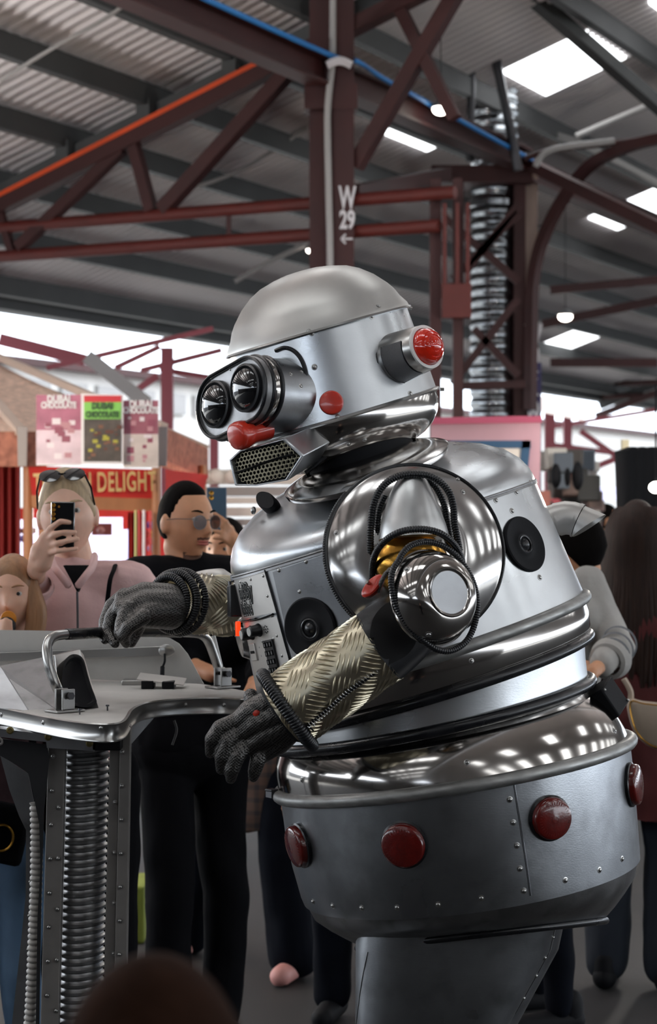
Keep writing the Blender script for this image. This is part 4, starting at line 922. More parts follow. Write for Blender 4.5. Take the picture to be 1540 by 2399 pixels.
b = MB(); b.tube([f.p(x_, .003-.010*(1-(x_/.08)**2)*0+.006*sin(x_*20), .0155-.012*(x_/.08)**2) for x_ in [(-.075+.15*i/20) for i in range(21)]], .0042, 8, flat=.5); b.build('mouth_bar', M['black_rubber'], mouth)
b = MB(); gp = [(712, 985), (740, 988), (765, 1003), (786, 1028), (783, 1045), (770, 1062), (748, 1082), (716, 1108)]
b.tube(spline([PR(x, y, -185+max(0, 740-x)*.6*0) for x, y in gp], 6), .0045, 8); b.build('mouth_gasket', M['black_rubber'], RB)
# ================================================================ the robot's cart
TZ = 1.22
def T(px, py, z=TZ):
    y = (H-z)*F/(py-CY); return V(((px-CX)/F*y, y, z))
CT = thing('metal_cart', 'riveted metal cart with grab rail, curved table top and ribbed hose column', 'cart', (PR(200, 0).x, 4.35, 0))
out_px = [(-420, 1640), (-200, 1637), (-60, 1648), (0, 1659), (60, 1671), (120, 1683), (180, 1693), (235, 1698), (268, 1697), (287, 1690), (297, 1678), (303, 1667), (318, 1656), (345, 1647), (395, 1641), (450, 1638), (520, 1637), (575, 1640)]
edge = [T(*p) for p in out_px]; fr_edge = resample(spline(edge, 6), .008)
back = [T(596, 1632), T(585, 1621), T(540, 1612), T(470, 1602), T(215, 1590), T(-420, 1584)]
outline = fr_edge+back
b = MB(); b.loft([[p+V((0, 0, -.004)) for p in outline], outline], caps=(True, True)); b.build('table_top', M['table_metal'], CT, smooth=30)
b = MB(); band = resample(spline(edge+[T(596, 1632), T(585, 1621)], 6), .008)
def side(i):
    t = (band[min(i+1, len(band)-1)]-band[max(i-1, 0)]).normalized(); return V((t.y, -t.x, 0))
prof = [(-.001, .002), (.003, .0035), (.0055, .001), (.0045, -.002), (.003, -.004), (.003, -.028), (.0055, -.031), (.0055, -.034), (.002, -.036), (-.002, -.036)]
b.loft([[p+side(i)*o_+V((0, 0, z)) for o_, z in prof] for i, p in enumerate(band)], closed=False); SH['edge'] = b.bvh(); b.build('edge_band', M['steel'], CT)
for px, py in ((3, 1675), (101, 1693), (237, 1705), (436, 1652), (525, 1652)):
    l, n = hit('edge', px, py); place(riv_me, 'screw', l, fmat(Frame(l, n)), CT, .75)
for px, py in ((187, 1674), (252, 1665)):
    p = T(px, py); b = MB(); b.rev(Frame(p, (0, 0, 1)), [(.0018, 0), (.0018, .009), (.004, .010), (.0035, .013)], 10, caps=(True, True)); b.build('screw', M['dark_steel'], CT)
# back panel
def wp(pts, y0, y1=None): return [P(px, py, y0) for px, py in pts]
bp2 = [(-420, 1470), (-60, 1475), (130, 1478), (250, 1484), (360, 1489), (398, 1495), (420, 1508), (440, 1532), (478, 1603), (215, 1592), (-60, 1588), (-420, 1584)]
b = MB(); yb = 5.06; q = wp(bp2, yb); b.loft([q, [p+V((0, .004, 0)) for p in q]], caps=(True, True)); b.build('back_panel', M['table_metal'], CT, smooth=0)
b = MB(); a, c = P(-60, 1541, yb-.02), P(395, 1524, yb-.02); b.beam(a, c, .02, .024); b.build('panel_bar', M['steel'], CT, smooth=0, bevel=.002)
b = MB(); b.rev(Frame(P(391, 1524, yb-.03), (0, -1, 0)), [(.02, 0), (.02, .008), (.017, .01)], 24, sy=.8, caps=(True, True)); b.build('bar_end', M['steel'], CT)
b = MB(); b.tube(spline([P(386, 1532, yb-.05), P(386, 1550, yb-.06), P(380, 1568, yb-.06), P(380, 1592, yb-.08)], 6), .0028, 8); b.tube([P(381, 1562, yb-.06), P(380, 1592, yb-.08)], .0055, 8); b.build('power_lead', M['matt_black'], CT)
# phone clamp bracket lying at the back
b = MB(); tf = Frame(T(330, 1603), (0, 0, 1), (0, 1, 0)); b.box(tf, -.045, .03, -.03, .03, .0, .012); b.build('bracket_base', M['steel'], CT, bevel=.002)
b = MB(); tf = Frame(T(375, 1610), V((.12, -.1, 1)), (0, 1, 0)); b.box(tf, -.055, .06, -.05, .04, .02, .023); b.build('bracket_plate', M['spun_aluminium'], CT, smooth=0)
b = MB(); tf = Frame(T(372, 1612), (0, 0, 1), (0, 1, 0)); b.box(tf, -.04, -.01, -.03, .03, 0, .02); b.box(tf, .01, .04, -.03, .03, 0, .018); b.build('bracket_clamp', M['matt_black'], CT, bevel=.002)
# side wing panels
q1 = [P(-40, 1560, 4.55), P(0, 1560, 4.55), P(130, 1534, 4.55), P(140, 1668, 4.33), P(66, 1664, 4.33), P(0, 1575, 4.5), P(-40, 1570, 4.5)]
b = MB(); b.loft([q1, [p+V((.002, .004, 0)) for p in q1]], caps=(True, True)); b.build('wing_panel', M['dull_aluminium'], CT, smooth=0)
q1 = [P(-80, 1556, 4.52), P(2, 1563, 4.52), P(66, 1665, 4.32), P(-80, 1650, 4.32)]
b = MB(); b.loft([q1, [p+V((.002, .004, 0)) for p in q1]], caps=(True, True)); b.build('wing_panel', M['scuffed_aluminium'], CT, smooth=0)
# port box with oval opening
fA = [P(128, 1534, 4.42), P(186, 1521, 4.52), P(196, 1534, 4.53), P(234, 1668, 4.36), P(196, 1680, 4.3), P(142, 1672, 4.28)]
bk = [P(110, 1538, 4.62), P(168, 1524, 4.7), P(178, 1538, 4.7), P(214, 1650, 4.6), P(170, 1652, 4.55), P(120, 1650, 4.5)]
b = MB(); b.loft([bk, fA], caps=(True, True)); b.build('port_box', M['steel'], CT, smooth=0, bevel=.002)
pn = (fA[3]-fA[0]).cross(fA[1]-fA[5]).normalized(); pn = pn if pn.y < 0 else -pn
ov = [(147, 1570), (152, 1548), (166, 1534), (184, 1534), (197, 1547), (206, 1580), (215, 1610), (224, 1634), (226, 1646), (210, 1656), (186, 1656), (160, 1645), (150, 1625), (146, 1600)]
def onpl(px, py, off=0):
    d = (P(px, py, 1)-CAMP).normalized(); o_ = sum(fA, V((0, 0, 0)))/6+pn*off; return CAMP+d*((o_-CAMP).dot(pn)/d.dot(pn))
o1 = spline([V((*p, 0)) for p in ov], 4, True)
b = MB(); r0 = [onpl(p.x, p.y, .002) for p in o1]; r1 = [onpl(p.x, p.y, .012) for p in o1]; cc_ = sum(r1, V((0, 0, 0)))/len(r1)
b.loft([r0, r1, [p.lerp(cc_, .12) for p in r1], [p.lerp(cc_, .18)-pn*.006 for p in r1]], caps=(False, True)); b.build('port_pad', M['matt_black'], CT, smooth=50)
# rail
rail = [T(150, 1648)+V((0, 0, .03)), P(137, 1617, 4.33), P(118, 1570, 4.32), P(111, 1532, 4.33), P(113, 1508, 4.345), P(124, 1493, 4.36), P(145, 1487, 4.38), P(200, 1484, 4.44), P(300, 1480, 4.58), P(400, 1481, 4.72), P(455, 1483, 4.79), P(476, 1489, 4.82), P(490, 1506, 4.85), P(503, 1540, 4.87), P(516, 1580, 4.89), P(520, 1598, 4.9)]
rs_ = spline(rail, 8); b = MB(); b.tube(rs_, .0112, 16); b.build('rail', M['steel'], CT)
b = MB(); b.tube(rs_[50:76], .0125, 16); b.build('rail_grip', M['black_rubber'], CT, label='black sleeve on the rail')
b = MB(); b.tube([P(500, 1490, 5.0), P(527, 1600, 4.98)], .006, 10); b.build('brace_rod', M['white_plastic'], CT)
for (px, py) in ((152, 1668), (522, 1612)):
    base = T(px, py); b = MB(); tf = Frame(base, (0, 0, 1), V((.75, .66, 0)))
    b.box(tf, -.026, .026, -.036, .036, .001, .006); b.box(tf, -.016, -.010, -.016, .016, .006, .05); b.box(tf, .010, .016, -.016, .016, .006, .05); b.build('rail_clevis', M['steel'], CT, bevel=.0015)
    b = MB(); b.rev(Frame(tf.p(-.02, 0, .036), tf.X), [(.0085, -.004), (.0085, .0), (.005, .001), (.005, .04), (.0085, .041), (.0085, .046)], 6, caps=(True, True)); b.build('clevis_bolt', M['dark_steel'], CT, smooth=0)
# under-table beam
q0 = [P(-60, 1700, 4.2), P(40, 1712, 4.2), P(225, 1735, 4.2), P(222, 1760, 4.2), P(110, 1752, 4.2), P(108, 1738, 4.2), P(-60, 1720, 4.2)]
b = MB(); b.loft([q0, [p+V((0, .05, 0)) for p in q0]], caps=(True, True)); b.build('under_beam', M['scuffed_aluminium'], CT, smooth=0)
b = MB(); b.wbox(P(222, 0, 4.25).x, P(288, 0, 4.25).x, 4.2, 4.3, P(0, 1752, 4.25).z, P(0, 1728, 4.25).z); b.build('under_block', M['matt_black'], CT, smooth=0, bevel=.002)
for px, py in ((24, 1711), (113, 1726), (210, 1741)):
    l = P(px, py, 4.2); b = MB(); b.rev(Frame(l, TOCAM), [(.008, 0), (.008, .003), (.005, .004), (.004, .002)], 12, caps=(True, True)); b.build('beam_screw', mat('brassy_screw%d' % px, '8a7d55', .4, 1), CT)
# column posts
yp = 4.27
def post(x0, x1, x0b, x1b, y, name, m, d=.03, topy=1742, boty=3000):
    b = MB(); z0 = .0; qa = []
    pt = [P(x0, topy, y), P(x1, topy, y)]; zb = 0
    A_ = [pt[0], pt[1], pt[1]+V((0, d, 0)), pt[0]+V((0, d, 0))]
    bx0, bx1 = P(x0b, boty, y).x, P(x1b, boty, y).x
    B_ = [V((bx0, y, 0)), V((bx1, y, 0)), V((bx1, y+d, 0)), V((bx0, y+d, 0))]
    b.loft([B_, A_], caps=(True, True)); return b.build(name, m, CT, smooth=0, bevel=.0015)
post(113, 153, 78, 122, yp, 'post', M['post_metal']); post(258, 282, 226, 250, yp, 'post', M['post_metal'], topy=1720); post(282, 306, 250, 285, yp-.02, 'post', M['post_metal'], topy=1700)
b = MB()
for i in range(9):
    for px, py in ((124-i*1.9, 1772+i*80), (138-i*1.6, 1892+i*119) if i < 5 else (None, None), (287-i*1.2, 1762+i*79), (270-i*1.2, 1880+i*118) if i < 5 else (None, None)):
        if px: l = P(px, py, yp-.003 if px < 200 or px < 276-i*1.2 else yp-.023); place(riv_me, 'rivet', l, fmat(Frame(l, TOCAM)), CT, .8)
# main ribbed duct
b = MB(); zt = P(0, 1758, 4.33).z; xt = P(205, 0, 4.33).x; xb = P(172, 0, 4.33).x; prof = []; seg = 36; z = 0.02; rings = []
while z < zt:
    for dz, r_ in ((0, .045), (.003, .050), (.0085, .0505), (.0125, .046)):
        zz = z+dz; cx_ = xb+(xt-xb)*zz/zt; rings.append([V((cx_+r_*cos(2*pi*k/seg), 4.33+r_*sin(2*pi*k/seg), zz+.0035*cos(2*pi*k/seg))) for k in range(seg)])
    z += .0163
b.loft(rings, caps=(True, True)); b.build('ribbed_duct', M['dull_aluminium'], CT, label='ribbed grey duct between the posts')
# left fin plates
finA = [(-60, 1722), (110, 1745), (116, 1775), (103, 1900), (97, 2100), (92, 2399), (88, 3010), (78, 3010), (84, 2399), (88, 2150), (95, 2030), (92, 1930), (76, 1850), (66, 1812), (40, 1792), (0, 1770), (-60, 1750)]
q = [P(px, py, 4.24) for px, py in finA]; b = MB(); b.loft([q, [p+V((0, .003, 0)) for p in q]], caps=(True, True)); b.build('side_gusset', mat('dark_plate', '343436', .45, .6, var=.15, vscale=8), CT, smooth=0)
finB = [(-60, 1772), (0, 1770), (28, 1855), (50, 1915), (62, 1932), (70, 2000), (66, 2100), (54, 2200), (40, 2399), (-10, 3010), (-14, 3010), (34, 2399), (50, 2200), (60, 2100), (60, 1950), (40, 1915), (10, 1830), (-60, 1800)]
finB = [(0, 1768), (66, 1812), (84, 1900), (78, 2120), (66, 2399), (40, 3010), (0, 3010), (28, 2399), (50, 2200), (60, 2100), (61, 1945), (45, 1912), (22, 1850)]
q = [P(px, py, 4.5) for px, py in finB]; b = MB(); b.loft([q, [p+V((0, .003, 0)) for p in q]], caps=(True, True)); b.build('side_gusset', M['scuffed_aluminium'], CT, smooth=0)
for i in range(6): l = P(76-i*2.4, 1908+i*79, 4.49); place(riv_me, 'rivet', l, fmat(Frame(l, TOCAM)), CT, .8)
# pale flexible hose
b = MB(); b.hose(spline([P(84, 1880, 4.37), P(86, 1960, 4.37), P(85, 2060, 4.37), P(80, 2200, 4.37), P(74, 2340, 4.37), P(66, 2460, 4.37), P(50, 2700, 4.37), P(45, 2960, 4.37)], 8), .0125, pitch=.0128, amp=.3); b.build('flexible_hose', mat('pale_hose', 'b3afaa', .45), CT, label='pale ribbed flexible hose at the left')
# cable loops under the top, foot plate, castors
b = MB(); b.tube(spline([P(408, 1688, 4.9), P(414, 1712, 4.9), P(404, 1745, 4.9)], 6), .003, 8); b.tube(spline([P(-2, 1728, 4.15), P(4, 1734, 4.15), P(4, 1742, 4.15), P(-6, 1746, 4.15)], 6), .0025, 8); b.build('cable_loops', M['grey_cord'], CT)
b = MB(); q = [T(300, 1700), T(390, 1665), T(330, 1745)]; q = [P(302, 1745, 4.4), P(302, 1690, 4.4), P(375, 1660, 4.7), P(370, 1668, 4.7)]; b.loft([q, [p+V((.004, .006, 0)) for p in q]], caps=(True, True)); b.build('corner_brace', M['dull_aluminium'], CT, smooth=0)
b = MB(); xb_ = P(170, 0, 4.4).x; b.wbox(xb_-.3, xb_+.22, 4.2, 4.95, .09, .12); b.build('foot_plate', M['scuffed_aluminium'], CT, smooth=0, bevel=.004)
for dx, y in ((-.24, 4.26), (.16, 4.26), (-.24, 4.88), (.16, 4.88)):
    b = MB(); b.rev(Frame(V((xb_+dx-.015, y, .042)), (1, 0, 0)), [(.03, 0), (.042, .004), (.042, .026), (.03, .03)], 20, caps=(True, True)); b.build('castor', M['black_rubber'], CT)
# ================================================================ stalls
RED = mat('red_cloth', 'b51f17', .75, var=.12, vscale=6, bump=.3, bscale=20)
DKRED = mat('dark_red_cloth', '7d100c', .8, var=.15, vscale=5, bump=.3, bscale=20)
GOLD = mat('gold_trim', 'b79a62', .5, var=.2, vscale=10)
TAN = mat('woven_canopy', 'cdb09e', .8, var=.22, vscale=30, bump=.4, bscale=60)
TILE = mat('brick_fascia', '9a6250', .8, var=.35, vscale=28, bump=.5, bscale=60)
WOOD = mat('stall_wood', 'a06a44', .5, var=.2, vscale=9, stretch=(1, 1, .2))
WHITE = mat('white_board', 'e9e4e6', .5)
GREYM = mat('grey_bracket', '8d8482', .5)
YS = 9.2
TS = thing('sweets_stall', 'red Turkish delight sweets stall with tan pointed canopy and wooden posts', 'stall', P(250, 1200, YS)-V((0, 0, H)))
def quad(name, pts, m, parent=TS, th=.02, **k):
    q = [P(*p) for p in pts]; b = MB(); b.loft([q, [p+V((0, th, 0)) for p in q]], caps=(True, True)); return b.build(name, m, parent, smooth=0, **k)
# canopy: hexagonal pointed roof
apex = P(-160, 770, YS+1.1); rim = [P(*p) for p in ((-420, 1000, YS+.2), (-160, 1006, YS-.2), (50, 1012, YS-.2), (385, 1000, YS+.15), (487, 1050, YS+1.0), (300, 1010, YS+2.1), (-100, 1000, YS+2.3), (-420, 1000, YS+1.6))]
b = MB(); n = len(rim)
for i in range(n):
    a, c = rim[i], rim[(i+1) % n]; rows = []
    for t in range(7):
        u = t/6; ap = apex+V((0, 0, 0)); sag = -.05*sin(pi*u); rows.append([a.lerp(ap, u)+V((0, 0, sag)), a.lerp(c, .5).lerp(ap, u)+V((0, 0, sag*1.6)), c.lerp(ap, u)+V((0, 0, sag))])
    b.loft(rows, closed=False)
b.build('canopy', TAN, TS, smooth=30)
for i in (1, 2, 3, 4):
    b = MB(); b.beam(rim[i], apex, .05, .03); b.build('canopy_rib', mat('rib%d' % i, 'c0ac9e', .7), TS, smooth=0)
b = MB(); dz = V((0, 0, P(0, 1088, YS).z-P(0, 1008, YS).z)); dn = V((0, 0, .0))
b.loft([[p for p in rim], [p+dz for p in rim]]); b.loft([[p+V((0, .05, 0)) for p in rim], [p+V((0, .05, 0))+dz for p in rim]]); b.build('fascia', TILE, TS, smooth=0)
for px in (52, 380):
    quad('fascia_bracket', [(px-12, 1000, YS-.24), (px+12, 1000, YS-.24), (px+10, 1092, YS-.24), (px-10, 1092, YS-.24)], GREYM)
# banner
quad('banner', [(66, 1092, YS-.15), (368, 1100, YS-.05), (360, 1168, YS-.05), (75, 1160, YS-.15)], RED, th=.01, label='red banner lettered TURKISH DELIGHT in gold')
quad('banner_trim', [(72, 1160, YS-.15), (362, 1168, YS-.05), (360, 1198, YS-.05), (75, 1190, YS-.15)], WOOD, th=.012)
f = Frame(P(225, 1133, YS-.17), V((.03, -1, 0)))
tf = text_mesh('TURKISH DELIGHT', .125, Frame(P(222, 1132, YS-.175), V((.0, -1, 0)), V((-.02, 0, 1))), GOLD, 'lettering', TS, offset=.002, sx=.50, spacing=1.08)
quad('banner', [(388, 1100, YS+.0), (487, 1112, YS+.8), (480, 1150, YS+.8), (388, 1165, YS+.0)], RED, th=.01)
# posters
def poster(px0, px1, py0, py1, y, lab, kind):
    rt = thing('poster', lab, 'poster', P((px0+px1)/2, py1, y), 'chocolate posters over the stall banner')
    b = MB(); b.loft([[P(px0, py0, y), P(px1, py0+3, y), P(px1, py1, y), P(px0, py1, y)], [P(px0, py0, y)+V((0, .006, 0)), P(px1, py0+3, y)+V((0, .006, 0)), P(px1, py1, y)+V((0, .006, 0)), P(px0, py1, y)+V((0, .006, 0))]], caps=(True, True)); b.build('board', WHITE, rt, smooth=0)
    w_, h_ = px1-px0, py1-py0
    def pic(x0, x1, y0, y1, m, nm='picture', lift=.004): b = MB(); yy = y-lift; b.loft([[P(px0+w_*x0, py0+h_*y0, yy), P(px0+w_*x1, py0+h_*y0, yy), P(px0+w_*x1, py0+h_*y1, yy), P(px0+w_*x0, py0+h_*y1, yy)], [P(px0+w_*x0, py0+h_*y0, y-.0005), P(px0+w_*x1, py0+h_*y0, y-.0005), P(px0+w_*x1, py0+h_*y1, y-.0005), P(px0+w_*x0, py0+h_*y1, y-.0005)]], caps=(True, True)); b.build(nm, m, rt, smooth=0)
    def tx(s_, yy, sz, m, sx=.8): text_mesh(s_, sz, Frame(P(px0+w_*.5, py0+h_*yy, y-.009), TOCAM), m, 'lettering', rt, offset=.002, sx=sx)
    rng = random.Random(px0)
    if kind == 'green':
        pic(.07, .95, .03, .12, mat('poster_red', 'c8343c', .5)); pic(.07, .95, .12, .36, mat('poster_green', '86c85c', .5)); pic(.07, .95, .36, .96, mat('poster_photo', '4a423c', .5, var=.5, vscale=14))
        tx('DUBAI', .18, .040, mat('poster_ink', '3a5a30', .5)); tx('CHOCOLATE', .3, .036, MATS['poster_ink'], .68)
        for i in range(26):
            x, yv = rng.uniform(.12, .86), rng.uniform(.42, .9); s_ = rng.uniform(.03, .09); pic(x, x+s_*1.4, yv, yv+s_*.6, MATS.get('choc%d' % (i % 3)) or mat('choc%d' % (i % 3), ['5c3426', 'a8a03c', '77503c'][i % 3], .5), 'chocolate_piece', .0055+.0001*i)
    else:
        k = 'pink_%s' % kind; pic(.0, 1, .0, .5, mat(k, 'b06a80' if kind == 'a' else '9a5a68', .5, var=.35, vscale=7)); pic(.0, 1, .5, .98, mat(k+'_lower', 'd9c2cc' if kind == 'a' else 'cdbfb8', .5, var=.3, vscale=6))
        tx('DUBAI', .06, .044, WHITE); tx('CHOCOLATE', .15, .038, WHITE, .68)
        for i in range(16):
            x, yv = rng.uniform(.08, .8), rng.uniform(.24, .88); s_ = rng.uniform(.05, .14); pic(x, x+s_*1.5, yv, yv+s_*.7, MATS.get('%s%d' % (k, i % 3)) or mat('%s%d' % (k, i % 3), ['8e4a5c', 'e4d8dc', 'b8848c'][i % 3], .5), 'chocolate_piece', .0055+.0001*i)
poster(85, 190, 925, 1090, YS-.3, 'pink poster lettered DUBAI CHOCOLATE, left of the green one', 'a')
poster(190, 289, 922, 1088, YS-.34, 'poster with green title band DUBAI CHOCOLATE, between two pink ones', 'green')
poster(289, 371, 938, 1096, YS-.3, 'dark pink poster lettered DUBAI CHOCOLATE, right of the green one', 'b')
# posts, curtains, counter, lit signs, tubes
for px, w_ in ((66, 13), (100, 10), (366, 14), (475, 10)):
    b = MB(); x = P(px, 0, YS-.1 if px < 400 else YS+.8).x; yv = YS-.1 if px < 400 else YS+.8; b.tube([V((x, yv, 0)), V((x, yv, P(0, 1090, yv).z))], .02 if px != 66 else .024, 10); b.build('post', WOOD, TS)
def cloth(name, x0, x1, y0, y1, y, m, folds=8, amp=.03, parent=TS):
    b = MB(); n = folds*6; rows = []
    for yy in (y0, (y0+y1)/2, y1): rows.append([P(x0+(x1-x0)*i/n, yy, y)+V((0, amp*sin(2*pi*i/6), 0)) for i in range(n+1)])
    b.loft(rows, closed=False); return b.build(name, m, parent, smooth=60)
cloth('curtain', -60, 48, 1090, 1700, YS-.05, DKRED, 6)
cloth('valance', 100, 215, 1190, 1222, YS, RED, 5, .01)
cloth('curtain', 300, 345, 1200, 1330, YS+.3, RED, 4); cloth('curtain', 395, 420, 1165, 1420, YS+.3, DKRED, 3)
for i, (px, c, pw) in enumerate(((318, 'c9c27a', 5), (326, 'b32a20', 5), (337, 'e7dfe0', 6), (352, 'c5221c', 4), (385, 'b8282c', 5), (393, 'd8b9a8', 6), (402, 'a81c18', 5))):
    b = MB(); yv = YS-.2; b.tube([P(px+(6 if px > 380 else 0), 1195, yv), P(px-(4 if px > 380 else 0), 1420, yv)], pw/2*.002*1.1, 8); b.build('hanging_pole', MATS.get('pole'+c) or mat('pole'+c, c, .45), TS)
cnt = quad('counter', [(-60, 1400, YS), (480, 1400, YS+.2), (480, 1640, YS+.2), (-60, 1640, YS)], DKRED, th=.5)
def glow(name, c, s_): return MATS.get(name) or mat(name, 'e8e8f2', .5, emit=c, estr=s_)
SIG = glow('lit_panel', 'e4e6ff', 1.7)
quad('lit_sign', [(208, 1212, YS+.5), (286, 1212, YS+.5), (286, 1300, YS+.5), (208, 1300, YS+.5)], SIG, th=.03, label='white lit menu panel')
quad('lit_sign', [(42, 1218, YS+.5), (92, 1214, YS+.5), (92, 1330, YS+.5), (42, 1330, YS+.5)], SIG, th=.03, label='white lit menu panel')
quad('lit_sign', [(170, 1250, YS+.6), (300, 1240, YS+.6), (330, 1330, YS+.6), (170, 1330, YS+.6)], glow('lit_panel_b', 'cfd4ff', 1.0), th=.03, label='bluish lit display')
quad('menu_picture', [(215, 1226, YS+.46), (262, 1226, YS+.46), (262, 1254, YS+.46), (215, 1254, YS+.46)], mat('menu_brown', '9a6a66', .5), th=.02)
quad('menu_picture', [(42, 1238, YS+.46), (84, 1236, YS+.46), (84, 1250, YS+.46), (42, 1250, YS+.46)], MATS['menu_brown'], th=.02)
for i, (px, py, c) in enumerate(((55, 1262, '6a70c8'), (66, 1270, '9a9ae8'), (236, 1243, 'b89a98'), (352, 1230, '3355cc'), (358, 1252, 'e8c840'), (350, 1268, 'e05050'), (356, 1285, '60a0e0'), (340, 1250, 'c03030'))):
    b = MB(); b.ball(P(px, py, YS+.42), .02, .012, .018, 10, 8); b.build('sweet_jar', MATS.get('jar'+c) or mat('jar'+c, c, .4), TS)
quad('inner_wall', [(-60, 1190, YS+1.9), (470, 1190, YS+1.9), (470, 1500, YS+1.9), (-60, 1500, YS+1.9)], RED, th=.03)
# steel trusses and hanging frames beyond the sweets stall
for a, c, y, w_, lab in (((110, 862), (500, 770), 13.5, .035, 'dark thin truss bar rising right above the stall posters'),
        ((205, 835), (345, 945), 13, .09, 'pale slanting brace above the green poster'),
        ((270, 862), (375, 812), 15, .04, 'short red brace above the stall, left piece'),
        ((330, 868), (520, 820), 15, .04, 'dark red bar rising to the helmet above the stall'),
        ((320, 915), (370, 880), 15, .05, 'short red knee brace left of the far red post'),
        ((375, 865), (500, 885), 15.2, .04, 'dark red level bar right of the far red post'),
        ((0, 795), (200, 845), 16, .1, 'pink red gutter beam at the far left under the roof')):
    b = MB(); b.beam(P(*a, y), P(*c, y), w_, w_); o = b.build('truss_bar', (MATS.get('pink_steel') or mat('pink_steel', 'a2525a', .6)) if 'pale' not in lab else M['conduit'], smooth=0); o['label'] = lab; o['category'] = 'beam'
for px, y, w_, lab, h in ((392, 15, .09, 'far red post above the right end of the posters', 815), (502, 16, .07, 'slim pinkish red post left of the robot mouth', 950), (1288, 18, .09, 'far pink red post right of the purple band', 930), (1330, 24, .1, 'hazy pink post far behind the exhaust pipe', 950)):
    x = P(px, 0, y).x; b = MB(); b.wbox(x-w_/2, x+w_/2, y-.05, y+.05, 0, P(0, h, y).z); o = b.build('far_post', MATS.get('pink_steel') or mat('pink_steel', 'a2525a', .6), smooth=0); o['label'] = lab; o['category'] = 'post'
# shelving counters between man and robot: pale stall
PS = thing('white_stall', 'pale stall with cream shelves behind the man in glasses', 'stall', P(560, 1200, 11.6)-V((0, 0, H)))
CR = mat('cream_board', 'ddd2c6', .6); CR2 = mat('grey_board', '9a938e', .6)
for (y0, y1, m) in ((1100, 1134, CR), (1140, 1162, CR2), (1165, 1180, CR), (1188, 1210, CR), (1216, 1232, CR2), (1235, 1262, CR), (1270, 1500, CR2)):
    quad('shelf_board', [(474, y0, 11.6), (780, y0, 11.6), (780, y1, 11.6), (474, y1, 11.6)], m, PS, .3)
for i, px in enumerate((478, 508, 545)):
    b = MB(); b.ball(P(px, 1116, 11.5), .045, .03, .045, 12, 8); b.build('ceramic_bowl', CR, PS)
# pink framed sign behind the robot's back
SG = thing('framed_sign', 'pink sign with dark blue square frame behind the robot shoulder', 'sign', P(1150, 1200, 10)-V((0, 0, H)))
PK = mat('pink_board', 'b88f97', .6, var=.15, vscale=2); NB = mat('navy_border', '2f4f6b', .5)
quad('sign_board', [(1010, 982, 10), (1268, 978, 10), (1262, 1320, 10), (1010, 1320, 10)], PK, SG, .03)
quad('sign_top_rail', [(1010, 978, 9.98), (1270, 974, 9.98), (1270, 990, 9.98), (1010, 994, 9.98)], mat('crimson_edge', 'a84a62', .6), SG, .05)
for q in ([(1040, 1032), (1244, 1032), (1244, 1050), (1040, 1050)], [(1224, 1032), (1244, 1032), (1230, 1180), (1210, 1180)], [(1040, 1032), (1056, 1032), (1056, 1180), (1040, 1180)]):
    quad('sign_border', [(x, y, 9.985) for x, y in q], NB, SG, .015)
quad('sign_panel', [(1056, 1050, 9.99), (1222, 1050, 9.99), (1208, 1180, 9.99), (1056, 1180, 9.99)], CR, SG, .01)
b = MB(); b.wbox(P(1262, 0, 10).x, P(1290, 0, 10).x, 10.0, 10.12, 0, P(0, 1150, 10).z); b.build('sign_post', mat('terracotta', '8a5248', .7), SG, smooth=0)
# clothes and goods stall at right, far and blurred
GS = thing('goods_stall', 'grey cluttered market stall with hanging goods behind the exhaust pipe', 'stall', P(1350, 1200, 11)-V((0, 0, H)))
rng = random.Random(3)
quad('stall_back', [(1285, 1100, 12), (1400, 1100, 12), (1400, 1400, 12), (1285, 1400, 12)], mat('stall_grey', '7a746e', .7, var=.4, vscale=9), GS, .05)
gcol = ['4b4642', '8b8580', 'a8a39c', 'b5565c', '5c646c', 'c8c2b8', '30302e', '6d5a52']
for i in range(34):
    px, py = rng.uniform(1285, 1400), rng.uniform(1070, 1230); c = gcol[i % 8]; s_ = rng.uniform(.03, .07)
    b = MB(); fr_ = Frame(P(px, py, 11.4+rng.uniform(0, .4)), V((rng.uniform(-.4, .4), -1, rng.uniform(-.3, .3)))); b.box(fr_, -s_, s_, -s_*rng.uniform(.6, 1.4), s_, -.02, .03); b.build('hanging_bag', MATS.get('bag'+c) or mat('bag'+c, c, .7), GS, smooth=0, bevel=.008)
for px, w_, y0, y1 in ((1303, .05, 1085, 1145), (1354, .055, 1080, 1150), (1330, .03, 1095, 1140)):
    b = MB(); b.ball(P(px, (y0+y1)/2, 11), w_*.6, .05, (y1-y0)/2*.0023, 14, 10); b.build('hanging_shoe', M['matt_black'], GS)
quad('lit_sign', [(1400, 1140, 11.6), (1462, 1140, 11.6), (1462, 1172, 11.6), (1400, 1172, 11.6)], glow('lit_panel_b', 'cfd4ff', 1.0), GS, .03)
for a in ((1466, 1030, 1200),):
    b = MB(); x = P(a[0], 0, 11).x; b.wbox(x-.02, x+.02, 11, 11.05, 0, P(0, a[1], 11).z); b.build('stall_post', mat('pale_yellow', 'c8bd9c', .6), GS, smooth=0)
